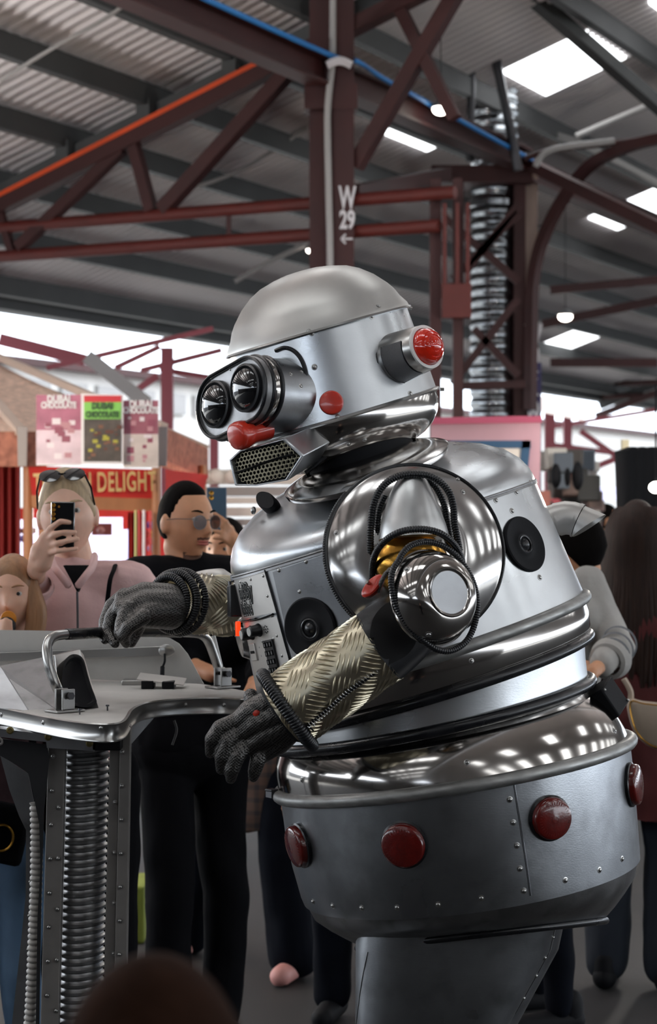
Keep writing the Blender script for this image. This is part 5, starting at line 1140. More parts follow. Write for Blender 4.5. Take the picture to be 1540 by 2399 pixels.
# dark clothes rack at far right with lamp
CRK = thing('clothes_rack', 'rack of black clothes at the right edge above the long haired woman', 'rack', P(1520, 1200, 9)-V((0, 0, H)))
for i in range(5):
    px = 1482+i*22; b = MB(); f = Frame(P(px, 1120, 9.0), (0, 0, 1), (0, 1, 0)); b.loft([[f.p(a*cos(2*pi*k/16), .05*sin(2*pi*k/16)+.01*sin(k), z) for k in range(16)] for a, z in ((.02, .14), (.08, .12), (.075, 0), (.07, -.15), (.075, -.3), (.06, -.36))], caps=(True, True)); b.build('black_coat', M['matt_black'], CRK)
b = MB(); b.tube([P(1465, 1066, 9), P(1620, 1066, 9)], .012, 8); b.tube([P(1470, 1066, 9), P(1470, 1066, 9)-V((0, 0, P(0, 1066, 9).z))], .014, 8); b.tube([P(1618, 1066, 9), P(1618, 1066, 9)-V((0, 0, P(0, 1066, 9).z))], .014, 8); b.build('rack_frame', M['steel'], CRK)
rt = thing('hanging_lamp', 'glowing lamp at the right edge in front of the black clothes', 'lamp', P(1534, 1140, 8.6)); b = MB(); b.ball(P(1537, 1142, 8.6), .03, .03, .025, 16, 10); b.build('bulb', M['lamp_glow'], rt); b = MB(); b.tube([P(1537, 1130, 8.6), P(1537, 900, 8.6)], .004, 6); b.build('cord', M['matt_black'], rt)
quad2 = quad('sign_light', [(1270, 928, 17), (1368, 945, 17), (1368, 985, 17), (1270, 965, 17)], glow('far_sign', 'f5e8e0', 1.1), None, .05, label='pale glowing sign board right of the purple band'); quad2['category'] = 'sign'
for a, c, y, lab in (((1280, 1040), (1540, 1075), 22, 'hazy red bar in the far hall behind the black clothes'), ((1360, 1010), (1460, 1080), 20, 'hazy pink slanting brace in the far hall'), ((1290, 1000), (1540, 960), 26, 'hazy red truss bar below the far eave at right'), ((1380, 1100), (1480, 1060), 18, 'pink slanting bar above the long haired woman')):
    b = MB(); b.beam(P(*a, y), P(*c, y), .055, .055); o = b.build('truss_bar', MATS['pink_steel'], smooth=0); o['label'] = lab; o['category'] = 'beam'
# green crate-like cloth on the floor far left, seen under the cart
b = MB(); b.wbox(P(305, 0, 7.6).x, P(338, 0, 7.6).x, 7.6, 7.9, 0, .22); o = b.build('green_box', mat('moss_green', '6f7a2a', .8, var=.2), smooth=0, bevel=.01); o['label'] = 'small moss green box on the floor behind the cart'; o['category'] = 'box'
# ================================================================ people
SKIN = {'fair': mat('skin_fair', 'e0b39c', .5, var=.05, vscale=30), 'tan': mat('skin_tan', 'c58f6c', .5, var=.06, vscale=30), 'child': mat('skin_child', 'dfae94', .5, var=.05, vscale=30)}
for k_, m_ in SKIN.items():
    b_ = m_.node_tree.nodes['Principled BSDF']; b_.inputs['Subsurface Weight'].default_value = .15; b_.inputs['Subsurface Radius'].default_value = (.012, .005, .003); b_.inputs['Subsurface Scale'].default_value = .5
EYEW = mat('eye_white', 'b8aea6', .3); IRIS = mat('iris_dark', '1d1410', .15); LIPS = mat('lips', 'a85a50', .4); STUB = mat('stubble', '57392a', .7); DKH = mat('hair_black', '0c0908', .8, spec=.05, bump=.8, bscale=120, stretch=(1, 1, .1))
BLONDE = mat('hair_blonde', 'b39a78', .5, bump=.9, bscale=120, stretch=(1, 1, .1), var=.25, vscale=60); LBROWN = mat('hair_light_brown', '9a7150', .5, bump=.9, bscale=120, stretch=(1, 1, .1), var=.25, vscale=60)
DBROWN = mat('hair_dark_brown', '23150f', .6, spec=.2, bump=.9, bscale=100, stretch=(1, 1, .1), var=.3, vscale=60)
def gs2(x, a, s_): return math.exp(-((x-a)/s_)**2)
def head_pt(th, ph):
    """unit-head surface: returns (x right, y up, z forward) in metres for a 0.235 m head"""
    x, y, z = sin(th)*sin(ph), cos(th), sin(th)*cos(ph)
    X, Y, Z = x*.074, y*.118, z*.094
    if Y < 0:
        q = min(1, -Y/.118); X *= 1-.30*q**1.4
        if z > 0: Z *= 1-.06*q
        else: Z *= 1-.38*q
    if z > .2:
        f = min(1, (z-.2)/.3)
        Z += f*(.021*gs2(X, 0, .010)*(gs2(Y, -.026, .013)+.55*gs2(Y, -.005, .016)) + .004*gs2(X, 0, .018)*gs2(Y, -.028, .01)
                - .009*(gs2(X, .032, .017)+gs2(X, -.032, .017))*gs2(Y, .010, .012) + .004*gs2(Y, .032, .01)*gs2(X, 0, .05)
                + .004*gs2(X, 0, .026)*gs2(Y, -.060, .012) - .002*gs2(X, 0, .03)*gs2(Y, -.061, .003) + .009*gs2(X, 0, .022)*gs2(Y, -.098, .014)
                + .003*(gs2(X, .045, .018)+gs2(X, -.045, .018))*gs2(Y, -.018, .018) - .003*gs2(Y, -.078, .008)*gs2(X, 0, .02))
    return X, Y, Z
def head_rings(f, s_, nt=44, npn=56, fn=None):
    rings = []
    for i in range(1, nt):
        th = pi*i/nt; r_ = []
        for j in range(npn):
            ph = 2*pi*j/npn; X, Y, Z = head_pt(th, ph)
            if fn: X, Y, Z = fn(X, Y, Z, th, ph)
            r_.append(f.p(X*s_, Y*s_, Z*s_))
        rings.append(r_)
    return rings
def folds(o, amp, scale, seed=0):
    me = o.data; n = len(me.vertices); co = [0.0]*(3*n); no = [0.0]*(3*n); c = o.location
    me.vertices.foreach_get('co', co); me.vertices.foreach_get('normal', no); cx, cy_, cz = c
    for i in range(0, 3*n, 3):
        px, py, pz = (co[i]+cx)*scale+seed, (co[i+1]+cy_)*scale, (co[i+2]+cz)*scale
        q = amp*(noise.noise((px, py, pz*.55))+.5*noise.noise((px*2.3, py*2.3, pz*1.4)))
        co[i] += no[i]*q; co[i+1] += no[i+1]*q; co[i+2] += no[i+2]*q
    me.vertices.foreach_set('co', co); me.update()
def hairfn(kind):
    def fn(X, Y, Z, th, ph):
        c = cos(ph); front = (c+1)/2; yy = Y/.118
        if kind == 'short': q = max(0, min(1, (front-.35)/.45)); line = -.5+1.12*q*q*(3-2*q)
        elif kind == 'swept': line = -.75+1.27*front**1.3
        else: line = -.9+1.45*front**2.2
        k = max(0, min(1, (yy-line)/.12)); grow = (.93+(.145 if kind != 'short' else .11)*k)
        n_ = 1+.012*noise.noise(V((X*60, Y*14, Z*60))) if kind != 'short' else 1
        add = .006*k if yy > .3 else 0
        return X*grow*n_, Y*grow+add, Z*(grow+.0)*n_-(.004*k)
    return fn
def person(label, px, y, h, face, skin='fair', headpx=None, headface=None, hair=None, hairkind='short', top=None, bottom=None, shoe=None, arms=None, legs=None, feature=True, hoff=None,
           group=None, voxel=.0065, coat=0, wide=1.0, hips=1.0, tilt=0, flare=0, face_mat=None, name='person'):
    s_ = h/1.75; fd = V((sin(R(face)), -cos(R(face)), 0)); rt_ = V((-fd.y, fd.x, 0))*-1       # rt_: the person's own right
    rt_ = fd.cross(V((0, 0, 1)))
    base = V(((px-CX)/F*y, y, 0)); rt = thing(name, label, 'person', base, group)
    def L(r, f, z): return base+rt_*r*s_+fd*f*s_+V((0, 0, z*s_))
    hc = L(0, .02, 1.632) if headpx is None else P(headpx[0], headpx[1], y+(hoff or 0))
    hf = fd if headface is None else V((sin(R(headface[0])), -cos(R(headface[0])), sin(R(headface[1]))))
    HF = Frame(hc, hf, V((sin(R(tilt)), 0, 1)))
    # body
    b = MB(); hs_ = s_*(1.0 if h > 1.4 else 1.12)
    rr = head_rings(HF, hs_); b.loft(rr, caps=(True, True))
    for sd in ((-1, 1) if hairkind != 'long' else ()): b.ball(HF.p(sd*.077*hs_, -.006*hs_, -.012*hs_), .009*hs_, .031*hs_, .019*hs_, 12, 8, Frame((0, 0, 0), HF.Z, HF.Y)); 
    nb = L(0, -.015, 1.46); b.cap(nb, HF.p(0, -.075*hs_, -.025*hs_), .056*s_*wide**.5, .052*s_, 20)
    b.cap(L(-.12, 0, 1.4), L(.12, 0, 1.4), .05*s_, .05*s_); b.cap(L(0, -.01, 1.37), L(0, 0, 1.0), .062*s_, .08*s_, 16)
    A_ = arms or {}; joints = {}
    for sd, nm in ((1, 'R'), (-1, 'L')):
        sh = L(sd*.17*wide, 0, 1.41); el = L(sd*.235*wide, -.03, 1.13); wr = L(sd*.25*wide, .07, .88)
        if nm in A_: 
            a = A_[nm]; el, wr = a[0], a[1]; sh = a[3] if len(a) > 3 else sh
        joints[nm] = (sh, el, wr)
        b.cap(sh, el, .045*s_, .036*s_); b.cap(el, wr, .036*s_, .026*s_)
        hd = A_[nm][2] if nm in A_ and len(A_[nm]) > 2 else None
        if hd:
            for ch, rd in hd:
                fq = .84 if len(ch) > 2 else 1.0
                for i in range(len(ch)-1): b.cap(ch[i], ch[i+1], rd[i]*fq, rd[i+1]*fq, 10)
        else:
            d = (wr-el).normalized(); sdv = (rt_*sd)
            k = wr+d*.085*s_
            b.cap(wr, k, .024*s_, .026*s_, 12)
            fwd = fd
            for q in range(4):
                o_ = fwd*(.028-.019*q)*s_; f0_ = wr+d*.08*s_+o_; m1 = f0_+d*.04*s_-sdv*.004; m2 = m1+d*(.034-.003*abs(q-1))*s_-sdv*.012*s_
                b.cap(f0_, m1, .0095*s_, .009*s_, 8); b.cap(m1, m2, .009*s_, .0078*s_, 8)
            t0 = wr+d*.025*s_+fwd*.02*s_; t1 = t0+d*.04*s_+fwd*.022*s_; b.cap(t0, t1, .011*s_, .010*s_, 8); b.cap(t1, t1+d*.028*s_, .010*s_, .008*s_, 8)
    body = blob(b, 'body', [SKIN[skin]]+([STUB] if face_mat else []), rt, voxel, 2, face_mat=(lambda p: face_mat(HF, hs_, p)) if face_mat else None)
    # face
    if feature:
        for sd in (-1, 1):
            e = HF.p(sd*.031*hs_, .011*hs_, .0688*hs_); b = MB(); b.ball(e, .0118*hs_, None, None, 16, 12); eo = b.build('eye', EYEW, rt)
            b = MB(); b.ball(HF.p(sd*.031*hs_, .011*hs_, .0756*hs_), .0072*hs_, .0066*hs_, .0072*hs_, 12, 8, Frame((0, 0, 0), HF.Z, HF.Y)); b.build('iris', IRIS, eo)
            b = MB(); b.tube([HF.p(sd*(.014+.036*t)*hs_, (.031+.006*sin(pi*t*.8))*hs_, (.0895-.012*t*t)*hs_) for t in (0, .25, .5, .75, 1)], [.0022*hs_, .0032*hs_, .0032*hs_, .0026*hs_, .0012*hs_], 8); b.build('eyebrow', hair or DKH, rt)
        b = MB(); 
        for yv, rr_ in ((-.056, .0038), (-.064, .0045)): b.tube([HF.p(x_*hs_, (yv-.003*(x_/.024)**2*0+.001*abs(x_)/.024)*hs_, (.0865-.010*(x_/.024)**2)*hs_) for x_ in (-.024, -.016, -.008, 0, .008, .016, .024)], [.0012*hs_, rr_*.7*hs_, rr_*hs_, rr_*.95*hs_, rr_*hs_, rr_*.7*hs_, .0012*hs_], 8)
        b.build('lips', LIPS, rt, kind='stuff')
    if hair:
        b = MB(); b.loft(head_rings(HF, hs_, fn=hairfn(hairkind)), caps=(True, True)); b.build('hair', hair, rt, smooth=70)
    # top
    b = MB(); w_ = wide
    b.cap(L(-.125*w_, 0, 1.405), L(.125*w_, 0, 1.405), .068*s_, .068*s_, 20); b.ball(L(0, 0, 1.27), .178*s_*w_, .115*s_*w_**.7, .19*s_, 24, 16, Frame((0, 0, 0), V((0, 0, 1)), fd))
    b.ball(L(0, 0, 1.08), .155*s_*w_*(hips+1)/2, .11*s_*w_**.8, .22*s_, 24, 16, Frame((0, 0, 0), V((0, 0, 1)), fd)); b.ball(L(0, 0, .96), (.172)*s_*w_*hips, .12*s_*w_**.8, .14*s_, 24, 16, Frame((0, 0, 0), V((0, 0, 1)), fd))
    if coat:
        fr_ = Frame(L(0, 0, coat), V((0, 0, 1)), fd); b.rev(fr_, [(.21*s_, 0), (.205*s_, .02), (.19*s_, .25*s_), (.165*s_, .45*s_)], 28, sx=1.0, sy=.68, caps=(True, True))
    b.cap(nb+V((0, 0, -.03)), nb+V((0, 0, .012)), .072*s_, .060*s_, 20)
    for sd in (-1, 1): b.cap(nb+V((0, 0, -.02)), L(sd*.15*w_, 0, 1.425), .066*s_*w_, .066*s_*w_, 16)
    for nm, (sh, el, wr) in joints.items():
        b.cap(sh, el, .062*s_*w_**.4, .055*s_, 16); b.cap(el, el.lerp(wr, .9), .054*s_, .043*s_, 16)
    to = blob(b, 'top', top, rt, voxel*1.1, 5); folds(to, .012*s_, 9, px)
    # legs
    b = MB(); lg_ = legs or {}
    b.ball(L(0, 0, .93), .165*s_*w_, .118*s_*w_**.7, .12*s_, 20, 14, Frame((0, 0, 0), V((0, 0, 1)), fd)); feet = []
    for sd, nm in ((1, 'R'), (-1, 'L')):
        hp = L(sd*.088, 0, .88); an = L(sd*.11, 0, .07); kn = L(sd*.1, .03, .49)
        if nm in lg_: an = lg_[nm]; kn = (hp+an)/2+fd*.04
        fl = 1+flare; b.cap(hp, kn, .088*s_, .066*s_*(1+flare*.35), 18); b.cap(kn, an+V((0, 0, .02)), .066*s_*(1+flare*.35), .052*s_*fl, 18); feet.append(an)
    pn_ = blob(b, 'trousers', bottom, rt, voxel*1.2, 5); folds(pn_, .014*s_, 7, px+5)
    for an in feet:
        b = MB(); a0 = V((an.x, an.y, .045*s_)); b.cap(a0-fd*.05*s_+V((0, 0, 0)), a0+fd*.14*s_+V((0, 0, -.008)), .044*s_, .040*s_, 16)
        b.cap(a0-fd*.045*s_, a0-fd*.04*s_+V((0, 0, .06*s_)), .042*s_, .045*s_, 14)
        for v in b.v: v.z = max(v.z, .004)
        b.build('shoe', shoe or M['matt_black'], rt, smooth=60)
    return rt, HF, hs_, L, fd, rt_
# ---- woman with phone
def W(px, py, y): return P(px, py, y)
yw = 5.5; yp_ = 5.2
PINK = mat('pink_fleece', 'd9b3b0', .85, var=.06, vscale=12, bump=.4, bscale=120); BLK = mat('black_cloth', '0b0b0e', .9, spec=.08, bump=.3, bscale=60); NAVY = mat('navy_cloth', '0b0e16', .9, spec=.1, bump=.3, bscale=50, var=.2, vscale=6)
hand = [([W(86, 1335, 5.22), W(96, 1290, 5.2)], [.027, .028]), ([W(100, 1318, 5.2), W(118, 1275, 5.19)], [.026, .02]), ([W(92, 1300, 5.2), W(108, 1258, 5.19)], [.026, .018]),
        ([W(103, 1262, 5.19), W(118, 1238, 5.17), W(142, 1221, 5.15), W(163, 1224, 5.16)], [.0115, .0105, .0095, .008]),
        ([W(110, 1268, 5.19), W(128, 1252, 5.155), W(150, 1247, 5.15), W(176, 1247, 5.165)], [.0115, .0105, .0095, .008]),
        ([W(114, 1280, 5.19), W(134, 1273, 5.155), W(158, 1267, 5.15), W(182, 1263, 5.165)], [.011, .010, .009, .0078]),
        ([W(108, 1298, 5.19), W(136, 1291, 5.155), W(160, 1288, 5.15), W(180, 1285, 5.165)], [.0105, .009, .008, .007]),
        ([W(100, 1305, 5.21), W(118, 1285, 5.24), W(124, 1262, 5.24)], [.014, .012, .009])]
rt, HF, hs_, L, fd, r_ = person('blonde woman in pale pink zip fleece filming with a black phone', 176, yw, 1.775, 3, 'fair', headpx=(158, 1208), headface=(2, 1), hair=BLONDE, hairkind='swept', top=PINK, bottom=BLK,
    arms={'R': (W(50, 1478, 5.62), W(84, 1348, 5.26), hand, W(95, 1362, 5.5)), 'L': (W(335, 1500, 5.55), W(262, 1575, 5.32))}, wide=1.05, hips=.72, voxel=.0042, tilt=-4)
# black v-neck, zip, collar, strap
b = MB(); q = [W(148, 1325, 5.31), W(205, 1325, 5.31), W(196, 1350, 5.285), W(181, 1388, 5.262), W(166, 1358, 5.28)]; b.loft([q, [p+V((0, .05, 0)) for p in q]], caps=(True, True)); b.build('black_shirt', BLK, rt, smooth=0)
b = MB(); b.tube([W(181, 1386, 5.258), W(182, 1430, 5.248), W(183, 1600, 5.25)], .003, 6); b.build('zip', M['dark_steel'], rt)
for sx_ in (-1, 1):
    q = spline([V((172+sx_*8, 1376, 5.27)), V((172+sx_*28, 1350, 5.27)), V((172+sx_*46, 1325, 5.33)), V((170+sx_*52, 1300, 5.44))], 5)
    b = MB(); b.tube([W(p.x, p.y, p.z) for p in q], [.005]+[.010]*(len(q)-2)+[.008], 10); b.build('collar', PINK, rt)
b = MB(); b.tube(spline([W(272, 1318, 5.5), W(267, 1335, 5.42), W(258, 1360, 5.37), W(250, 1420, 5.34), W(236, 1500, 5.33)], 6), .0065, 6, flat=.4); b.build('bag_strap', BLK, rt)
b = MB(); b.rev(Frame(W(84, 1372, 5.26), W(84, 1348, 5.24)-W(60, 1440, 5.35)), [(.046, -.014), (.05, 0), (.046, .012), (.04, .012)], 28); b.build('cuff', PINK, rt)
# sunglasses on her hair
sg = MB(); gl_ = Frame(HF.p(0, .096*hs_, .062*hs_), HF.Z+HF.Y*.8, HF.Y)
for sd in (-1, 1): sg.rev(gl_.off(sd*.033, .004, .012), [(.029, 0), (.030, .004), (.01, .006)], 24, sy=.72, caps=(True, True))
sg.beam(gl_.p(-.01, .008, .014), gl_.p(.01, .008, .014), .006, .006); sg.tube([gl_.p(.06, .006, .012), gl_.p(.074, -.01, -.03), gl_.p(.078, -.03, -.08)], .003, 6); sg.tube([gl_.p(-.06, .006, .012), gl_.p(-.074, -.01, -.03), gl_.p(-.078, -.03, -.08)], .003, 6)
o = sg.build('sunglasses', M['glass_black']); o['label'] = 'black sunglasses pushed up on the blonde hair'; o['category'] = 'sunglasses'
# phones
def phone(c, nrm, up, w_, h_, m, label, cams=()):
    rt = thing('phone', label, 'phone', c); f = Frame(c, nrm, up); b = MB(); b.box(f, -w_/2, w_/2, -h_/2, h_/2, -.004, .004); b.build('case', m, rt, bevel=.003)
    for x, yv, rr_ in cams:
        b = MB(); b.rev(f.off(x, yv, .004), [(rr_*.75, .0005), (rr_*1.0, .0018), (rr_*1.15, .001), (rr_*1.2, -.001)], 16, caps=(True, False)); b.build('camera_ring', M['brass'], rt)
    return rt
phone(W(147, 1232, 5.182), (0, -1, 0), (0.02, 0, 1), .062, .125, M['glass_black'], 'black phone with gold ringed cameras in the blonde woman hand', [(-.024, .053-.0115*i, .0048) for i in range(4)]+[(-.010, .050, .003)])
# ---- man in glasses
def beard(HF, s_, p):
    x, y_, z = (p-HF.o).dot(HF.X)/s_, (p-HF.o).dot(HF.Y)/s_, (p-HF.o).dot(HF.Z)/s_
    if z < .025 or y_ > -.035 or y_ < -.116: return 0
    if abs(x) < .026 and -.052 < y_ < -.043 and z > .06: return 1
    return 1 if y_ < -.098+.25*abs(x)*0-.0 or (y_ < -.088 and abs(x) > .03) else 0
rt, HF, hs_, L, fd, r_ = person('man with short black hair, thin glasses and black shirt', 452, 6.1, 1.76, 30, 'tan', headpx=(436, 1224), headface=(47, -1), hair=DKH, hairkind='short', top=BLK, bottom=BLK,
    face_mat=beard, wide=1.22, flare=.25, arms={'R': (W(325, 1500, 6.15), W(455, 1560, 5.95)), 'L': (W(640, 1500, 6.1), W(600, 1600, 5.8))}, legs={'R': V((P(385, 0, 6.05).x, 6.05, .07)), 'L': V((P(515, 0, 6.2).x, 6.2, .07))})
g_ = MB()
for sd in (-1, 1):
    c = HF.p(sd*.032*hs_, .002*hs_, .096*hs_); ff = Frame(c, HF.Z+HF.X*sd*.12, HF.Y); g_.tube([ff.p(.024*hs_*cos(2*pi*k/28), .021*hs_*sin(2*pi*k/28)) for k in range(28)], .0011, 6, closed=True)
    g_.tube([ff.p(sd*.024*hs_, .01*hs_, 0), HF.p(sd*.076*hs_, .012*hs_, .04*hs_), HF.p(sd*.08*hs_, .008*hs_, -.01*hs_)], .0012, 6)
g_.tube([HF.p(-.009*hs_, .008*hs_, .098*hs_), HF.p(0, .011*hs_, .1*hs_), HF.p(.009*hs_, .008*hs_, .098*hs_)], .0011, 6)
o = thing('eyeglasses', 'thin wire eyeglasses on the man in the black shirt', 'glasses', HF.p(0, 0, .09)); g_.build('wire_frame', M['dark_steel'], o, kind='stuff')
tint = mat('tinted_lens', '8a6f66', .05, 0, trans=.85)
for sd in (-1, 1): b = MB(); ff = Frame(HF.p(sd*.032*hs_, .002*hs_, .096*hs_), HF.Z+HF.X*sd*.12, HF.Y); b.rev(ff, [(.0235*hs_, -.0006), (.0235*hs_, .0006)], 28, sy=.88, caps=(True, True)); b.build('lens', tint, o)
# ---- person behind with blue phone, plaid coat, pink shoes
def plaid():
    m = mat('plaid_wool', '5a4a42', .9); N = m.node_tree.nodes; L_ = m.node_tree.links; b = N['Principled BSDF']; tc = N.new('ShaderNodeTexCoord'); acc = None
    for ax, sc_ in (('X', 7), ('Z', 7)):
        wv = N.new('ShaderNodeTexWave'); wv.bands_direction = ax; wv.inputs['Scale'].default_value = sc_; L_.new(tc.outputs['Object'], wv.inputs['Vector'])
        r = N.new('ShaderNodeValToRGB'); r.color_ramp.elements[0].position = .62; r.color_ramp.elements[0].color = (.10, .06, .045, 1); r.color_ramp.elements[1].position = .8; r.color_ramp.elements[1].color = (.03, .028, .03, 1); L_.new(wv.outputs['Fac'], r.inputs['Fac'])
        if acc is None: acc = r.outputs['Color']
        else:
            mx = N.new('ShaderNodeMix'); mx.data_type = 'RGBA'; mx.inputs['Factor'].default_value = .5; L_.new(acc, mx.inputs['A']); L_.new(r.outputs['Color'], mx.inputs['B']); acc = mx.outputs['Result']
    L_.new(acc, b.inputs['Base Color']); return m
PLD = plaid(); PSH = mat('pink_shoe', 'd99a92', .5)
yq = 6.95
hand = [([W(560, 1305, yq), W(545, 1262, yq-.02)], [.028, .026]), ([W(548, 1290, yq), W(538, 1240, yq-.02)], [.026, .018]),
        ([W(540, 1240, yq-.02), W(530, 1222, yq-.06), W(503, 1203, yq-.06)], [.0115, .0105, .009]), ([W(540, 1255, yq-.02), W(524, 1235, yq-.06), W(503, 1222, yq-.06)], [.0115, .0105, .009]),
        ([W(541, 1268, yq-.02), W(522, 1250, yq-.06), W(502, 1243, yq-.06)], [.011, .010, .0085]), ([W(543, 1280, yq-.02), W(522, 1262, yq-.06), W(500, 1260, yq-.06)], [.0105, .0095, .008]),
        ([W(548, 1275, yq), W(525, 1245, yq+.02), W(516, 1228, yq+.02)], [.013, .012, .009])]
person('person in plaid coat and pink shoes raising a blue phone behind the man', 600, 7.15, 1.63, -20, 'tan', headpx=(531, 1292), headface=(-25, 0), hair=DKH, hairkind='swept', top=PLD, bottom=NAVY, shoe=PSH, coat=.56,
    arms={'R': (W(640, 1420, 7.1), W(566, 1318, yq), hand)}, legs={'R': V((P(445, 0, 7.5).x, 7.45, .07)), 'L': V((P(688, 0, 7.0).x, 7.05, .07))}, flare=.9)
phone(W(508, 1192, yq-.02), (-.1, -1, 0), (0, 0, 1), .07, .148, mat('blue_phone', '2e4a5e', .4), 'blue phone held up beside the man in glasses', [(-.018, .055, .007), (-.018, .038, .007)])
# ---- child with toy at left edge
rt, HF, hs_, L, fd, r_ = person('child with light brown hair watching from the left edge', -22, 5.4, 1.50, 0, 'child', headpx=(30, 1397), hoff=-.14, headface=(-2, 0), hair=LBROWN, hairkind='swept', top=mat('plum_knit', '3a2226', .85, bump=.4, bscale=90), bottom=mat('light_jeans', '4f6a86', .8, bump=.4, bscale=60, var=.2, vscale=7),
    arms={'R': (W(-60, 1560, 5.3), W(-22, 1478, 5.16), [([W(-22, 1478, 5.16), W(-8, 1468, 5.14)], [.024, .022]), ([W(-8, 1462, 5.13), W(14, 1452, 5.1), W(26, 1458, 5.1)], [.010, .009, .008]), ([W(-10, 1472, 5.13), W(12, 1468, 5.1), W(28, 1474, 5.1)], [.010, .009, .008]), ([W(-12, 1482, 5.13), W(10, 1482, 5.1), W(26, 1488, 5.1)], [.010, .009, .008])])}, legs={'L': V((P(60, 0, 5.4).x, 5.4, .07)), 'R': V((P(-50, 0, 5.4).x, 5.4, .07))})
b = MB()
for k, (x0, dx) in enumerate(((58, 10), (62, 14), (54, 5), (-12, -4))):
    b.tube(spline([W(x0+2, 1335, 5.25), W(x0+16, 1380, 5.23), W(x0+dx+18, 1430, 5.22), W(x0+dx+14, 1480, 5.22), W(x0+dx+4, 1520, 5.22)], 5), [.008, .012, .016]+[.018]*14+[.012, .008, .006, .003], 10)
b.build('loose_hair', LBROWN, rt, smooth=70, kind='stuff')
TY = thing('toy_viewer', 'round black and orange toy held up by the child', 'toy', W(18, 1476, 5.12)); f = Frame(W(16, 1466, 5.15), (.1, -1, .1))
b = MB(); b.rev(f, [(.022, -.03), (.024, .0), (.022, .012), (.016, .014), (.014, .008)], 28, caps=(True, True)); b.build('barrel', M['black_plastic'], TY)
b = MB(); b.rev(f.off(.004, .018, -.006), [(.019, -.02), (.021, .002), (.019, .010)], 28, caps=(True, True)); b.build('orange_top', mat('toy_orange', 'd98a2e', .4), TY)
# bag of the child
BG = thing('shoulder_bag', 'black bag with gold buckle at the left edge below the table', 'bag', W(10, 2020, 5.2)); f = Frame(W(-5, 1955, 5.2), (.1, -1, 0), V((.22, 0, 1)))
b = MB(); b.box(f, -.12, .075, -.07, .085, -.03, .03); b.build('bag_body', BLK, BG, bevel=.014)
b = MB(); b.tube([f.p(.012+.03*cos(2*pi*k/32)*(1 if abs(cos(2*pi*k/32)) < .9 else 1), .0+.034*sin(2*pi*k/32), .036) for k in range(32)], .0038, 8, closed=True); b.build('buckle', M['brass'], BG)
b = MB(); b.tube(spline([f.p(.07, .08, 0), W(80, 1780, 5.3), W(60, 1600, 5.3)], 6), .01, 8, flat=.3); b.build('strap', BLK, BG)
# ---- right side
GRY = mat('grey_knit', 'a3a09b', .9, bump=.5, bscale=90, var=.1, vscale=10)
rt, *_ = person('dark haired person in grey knitted sweater behind the robot back', 1318, 6.35, 1.62, -70, 'tan', headpx=(1352, 1284), headface=(-95, -5), hair=DKH, hairkind='long', top=GRY, bottom=NAVY, feature=False, wide=1.15,
    arms={'L': (W(1452, 1520, 6.15), W(1405, 1560, 5.98), None, W(1375, 1370, 6.25)), 'R': (W(1300, 1540, 6.4), W(1360, 1560, 6.1))}, legs={'L': V((P(1316, 0, 6.25).x, 6.3, .07)), 'R': V((P(1270, 0, 6.5).x, 6.6, .07))})
b = MB(); f = Frame(W(1430, 1544, 6.06), W(1405, 1560, 5.98)-W(1452, 1520, 6.15)); b.rev(f, [(.06, -.03), (.066, -.01), (.062, .01), (.058, .03), (.045, .034)], 28); b.build('cuff', GRY, rt)
for i in range(3):
    q = Frame(W(1452-8*i, 1508+14*i, 6.1-.02*i), W(1405, 1560, 5.98)-W(1452, 1520, 6.15)); b = MB(); b.rev(q, [(.053, -.006), (.057, 0), (.053, .006)], 28); b.build('sleeve_stripe', mat('stripe_grey%d' % i, '6e7074', .9), rt)
MRN = mat('maroon_coat', '4a1414', .85, bump=.4, bscale=40, var=.15, vscale=6)
rt, HF, hs_, L, fd, r_ = person('woman with very long dark hair in maroon coat, back turned, right edge', 1492, 6.9, 1.68, 165, 'fair', hair=DBROWN, hairkind='long', top=MRN, bottom=mat('dark_denim', '141c28', .85, bump=.3, bscale=50, var=.15, vscale=6), feature=False, coat=.62, wide=1.1, flare=.5)
b = MB(); rng = random.Random(5)
for i in range(46):
    a = -1.35+2.7*(i/45); x0, z0 = .085*sin(a), -.085*cos(a); c0 = HF.p(x0*.75, .1, z0*.7); c1 = HF.p(x0*1.15, .02, z0*1.12); c2 = HF.p(x0*1.45, -.12, z0*1.15); c3 = HF.p(x0*1.7+rng.uniform(-.01, .01), -.3, z0*1.1-.03); c4 = HF.p(x0*1.6, -.46-rng.uniform(0, .06), z0*.9-.05)
    b.tube(spline([c0, c1, c2, c3, c4], 5), lambda j: [.006, .010, .013, .015, .016, .016, .017, .017, .017, .017, .017, .017, .016, .016, .015, .014, .013, .012, .010, .007, .003][min(j, 20)], 8)
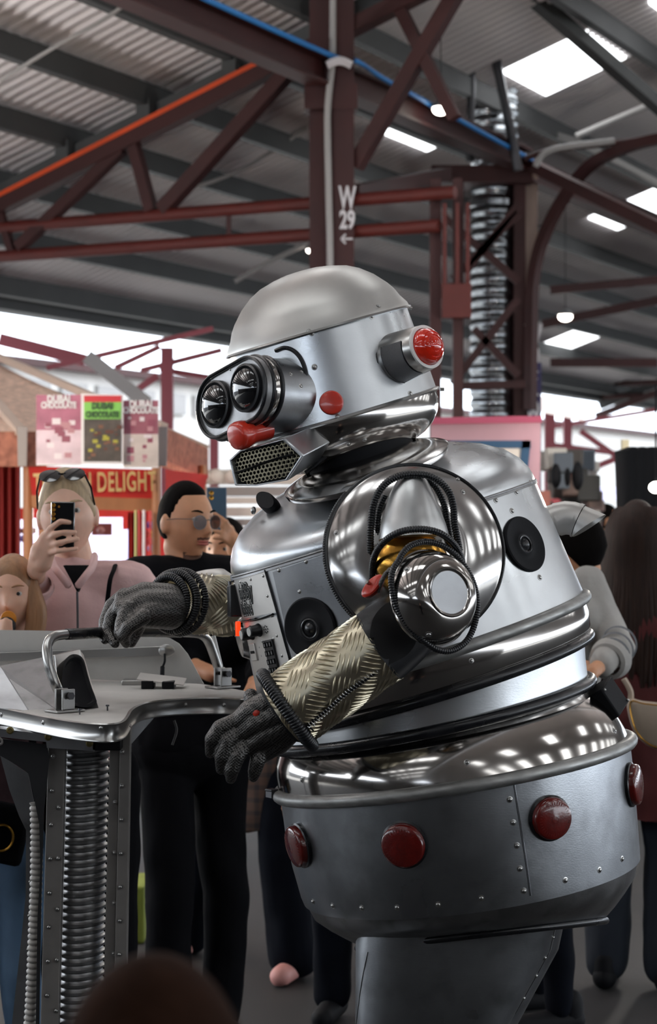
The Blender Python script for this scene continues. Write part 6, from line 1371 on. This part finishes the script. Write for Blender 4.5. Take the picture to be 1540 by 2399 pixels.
b.build('long_hair', DBROWN, rt, smooth=70, kind='stuff')
CB = thing('cream_handbag', 'cream crescent shoulder bag hanging at the right edge', 'bag', W(1522, 1765, 6.5)); f = Frame(W(1528, 1680, 6.5), (-.1, -1, 0))
b = MB(); pts = []
prof_ = [(-.078, .06), (-.03, .052), (.06, .045), (.14, .05), (.14, -.08), (.06, -.105), (0, -.10), (-.05, -.06), (-.075, 0)]
oc = spline([V((x, yv, 0)) for x, yv in prof_], 4, True); b.loft([[f.p(p.x*sc_, p.y*sc_, z) for p in oc] for sc_, z in ((.82, -.045), (.97, -.03), (1, 0), (.97, .03), (.82, .045))], caps=(True, True)); cr = mat('cream_leather', 'b9a896', .6, bump=.2, bscale=40, var=.08); b.build('bag_body', cr, CB, smooth=60)
b = MB(); b.tube([f.p(p.x*.9, p.y*.9+.0, .04) for p in oc][::1], .003, 6, closed=True); b.build('piping', M['brass'], CB)
b = MB(); b.tube(spline([f.p(-.07, .05, 0), W(1478, 1620, 6.5), W(1462, 1590, 6.5)], 6), .010, 8); b.build('strap', cr, CB)
person('person in dark trousers mostly hidden behind the robot hips', 850, 6.45, 1.6, -15, 'tan', hair=DKH, hairkind='long', top=NAVY, bottom=NAVY, feature=False, flare=.3, voxel=.009)
# distant shoppers, small and blurred
for px, y, h_, fc, tp, lab in ((1342, 10.2, 1.6, 160, BLK, 'distant shopper in black between the pink sign and the goods stall'), (1415, 13.5, 1.7, 100, MRN, 'distant shopper left of the long haired woman'), (700, 11.5, 1.7, 40, NAVY, 'distant shopper hidden by the robot head and collar')):
    if px != 700: person(lab, px, y, h_, fc, 'tan', hair=DKH, top=tp, bottom=NAVY, feature=False, voxel=.014)
# ---- out of focus head in the foreground
person('out of focus dark brown haired child head in the foreground', 350, 1.3, 1.335, 175, 'child', hair=mat('hair_front', '261710', .95, spec=.05, bump=.9, bscale=80, stretch=(1, 1, .1), var=.3, vscale=40), hairkind='long', top=BLK, bottom=NAVY, feature=False, voxel=.008)
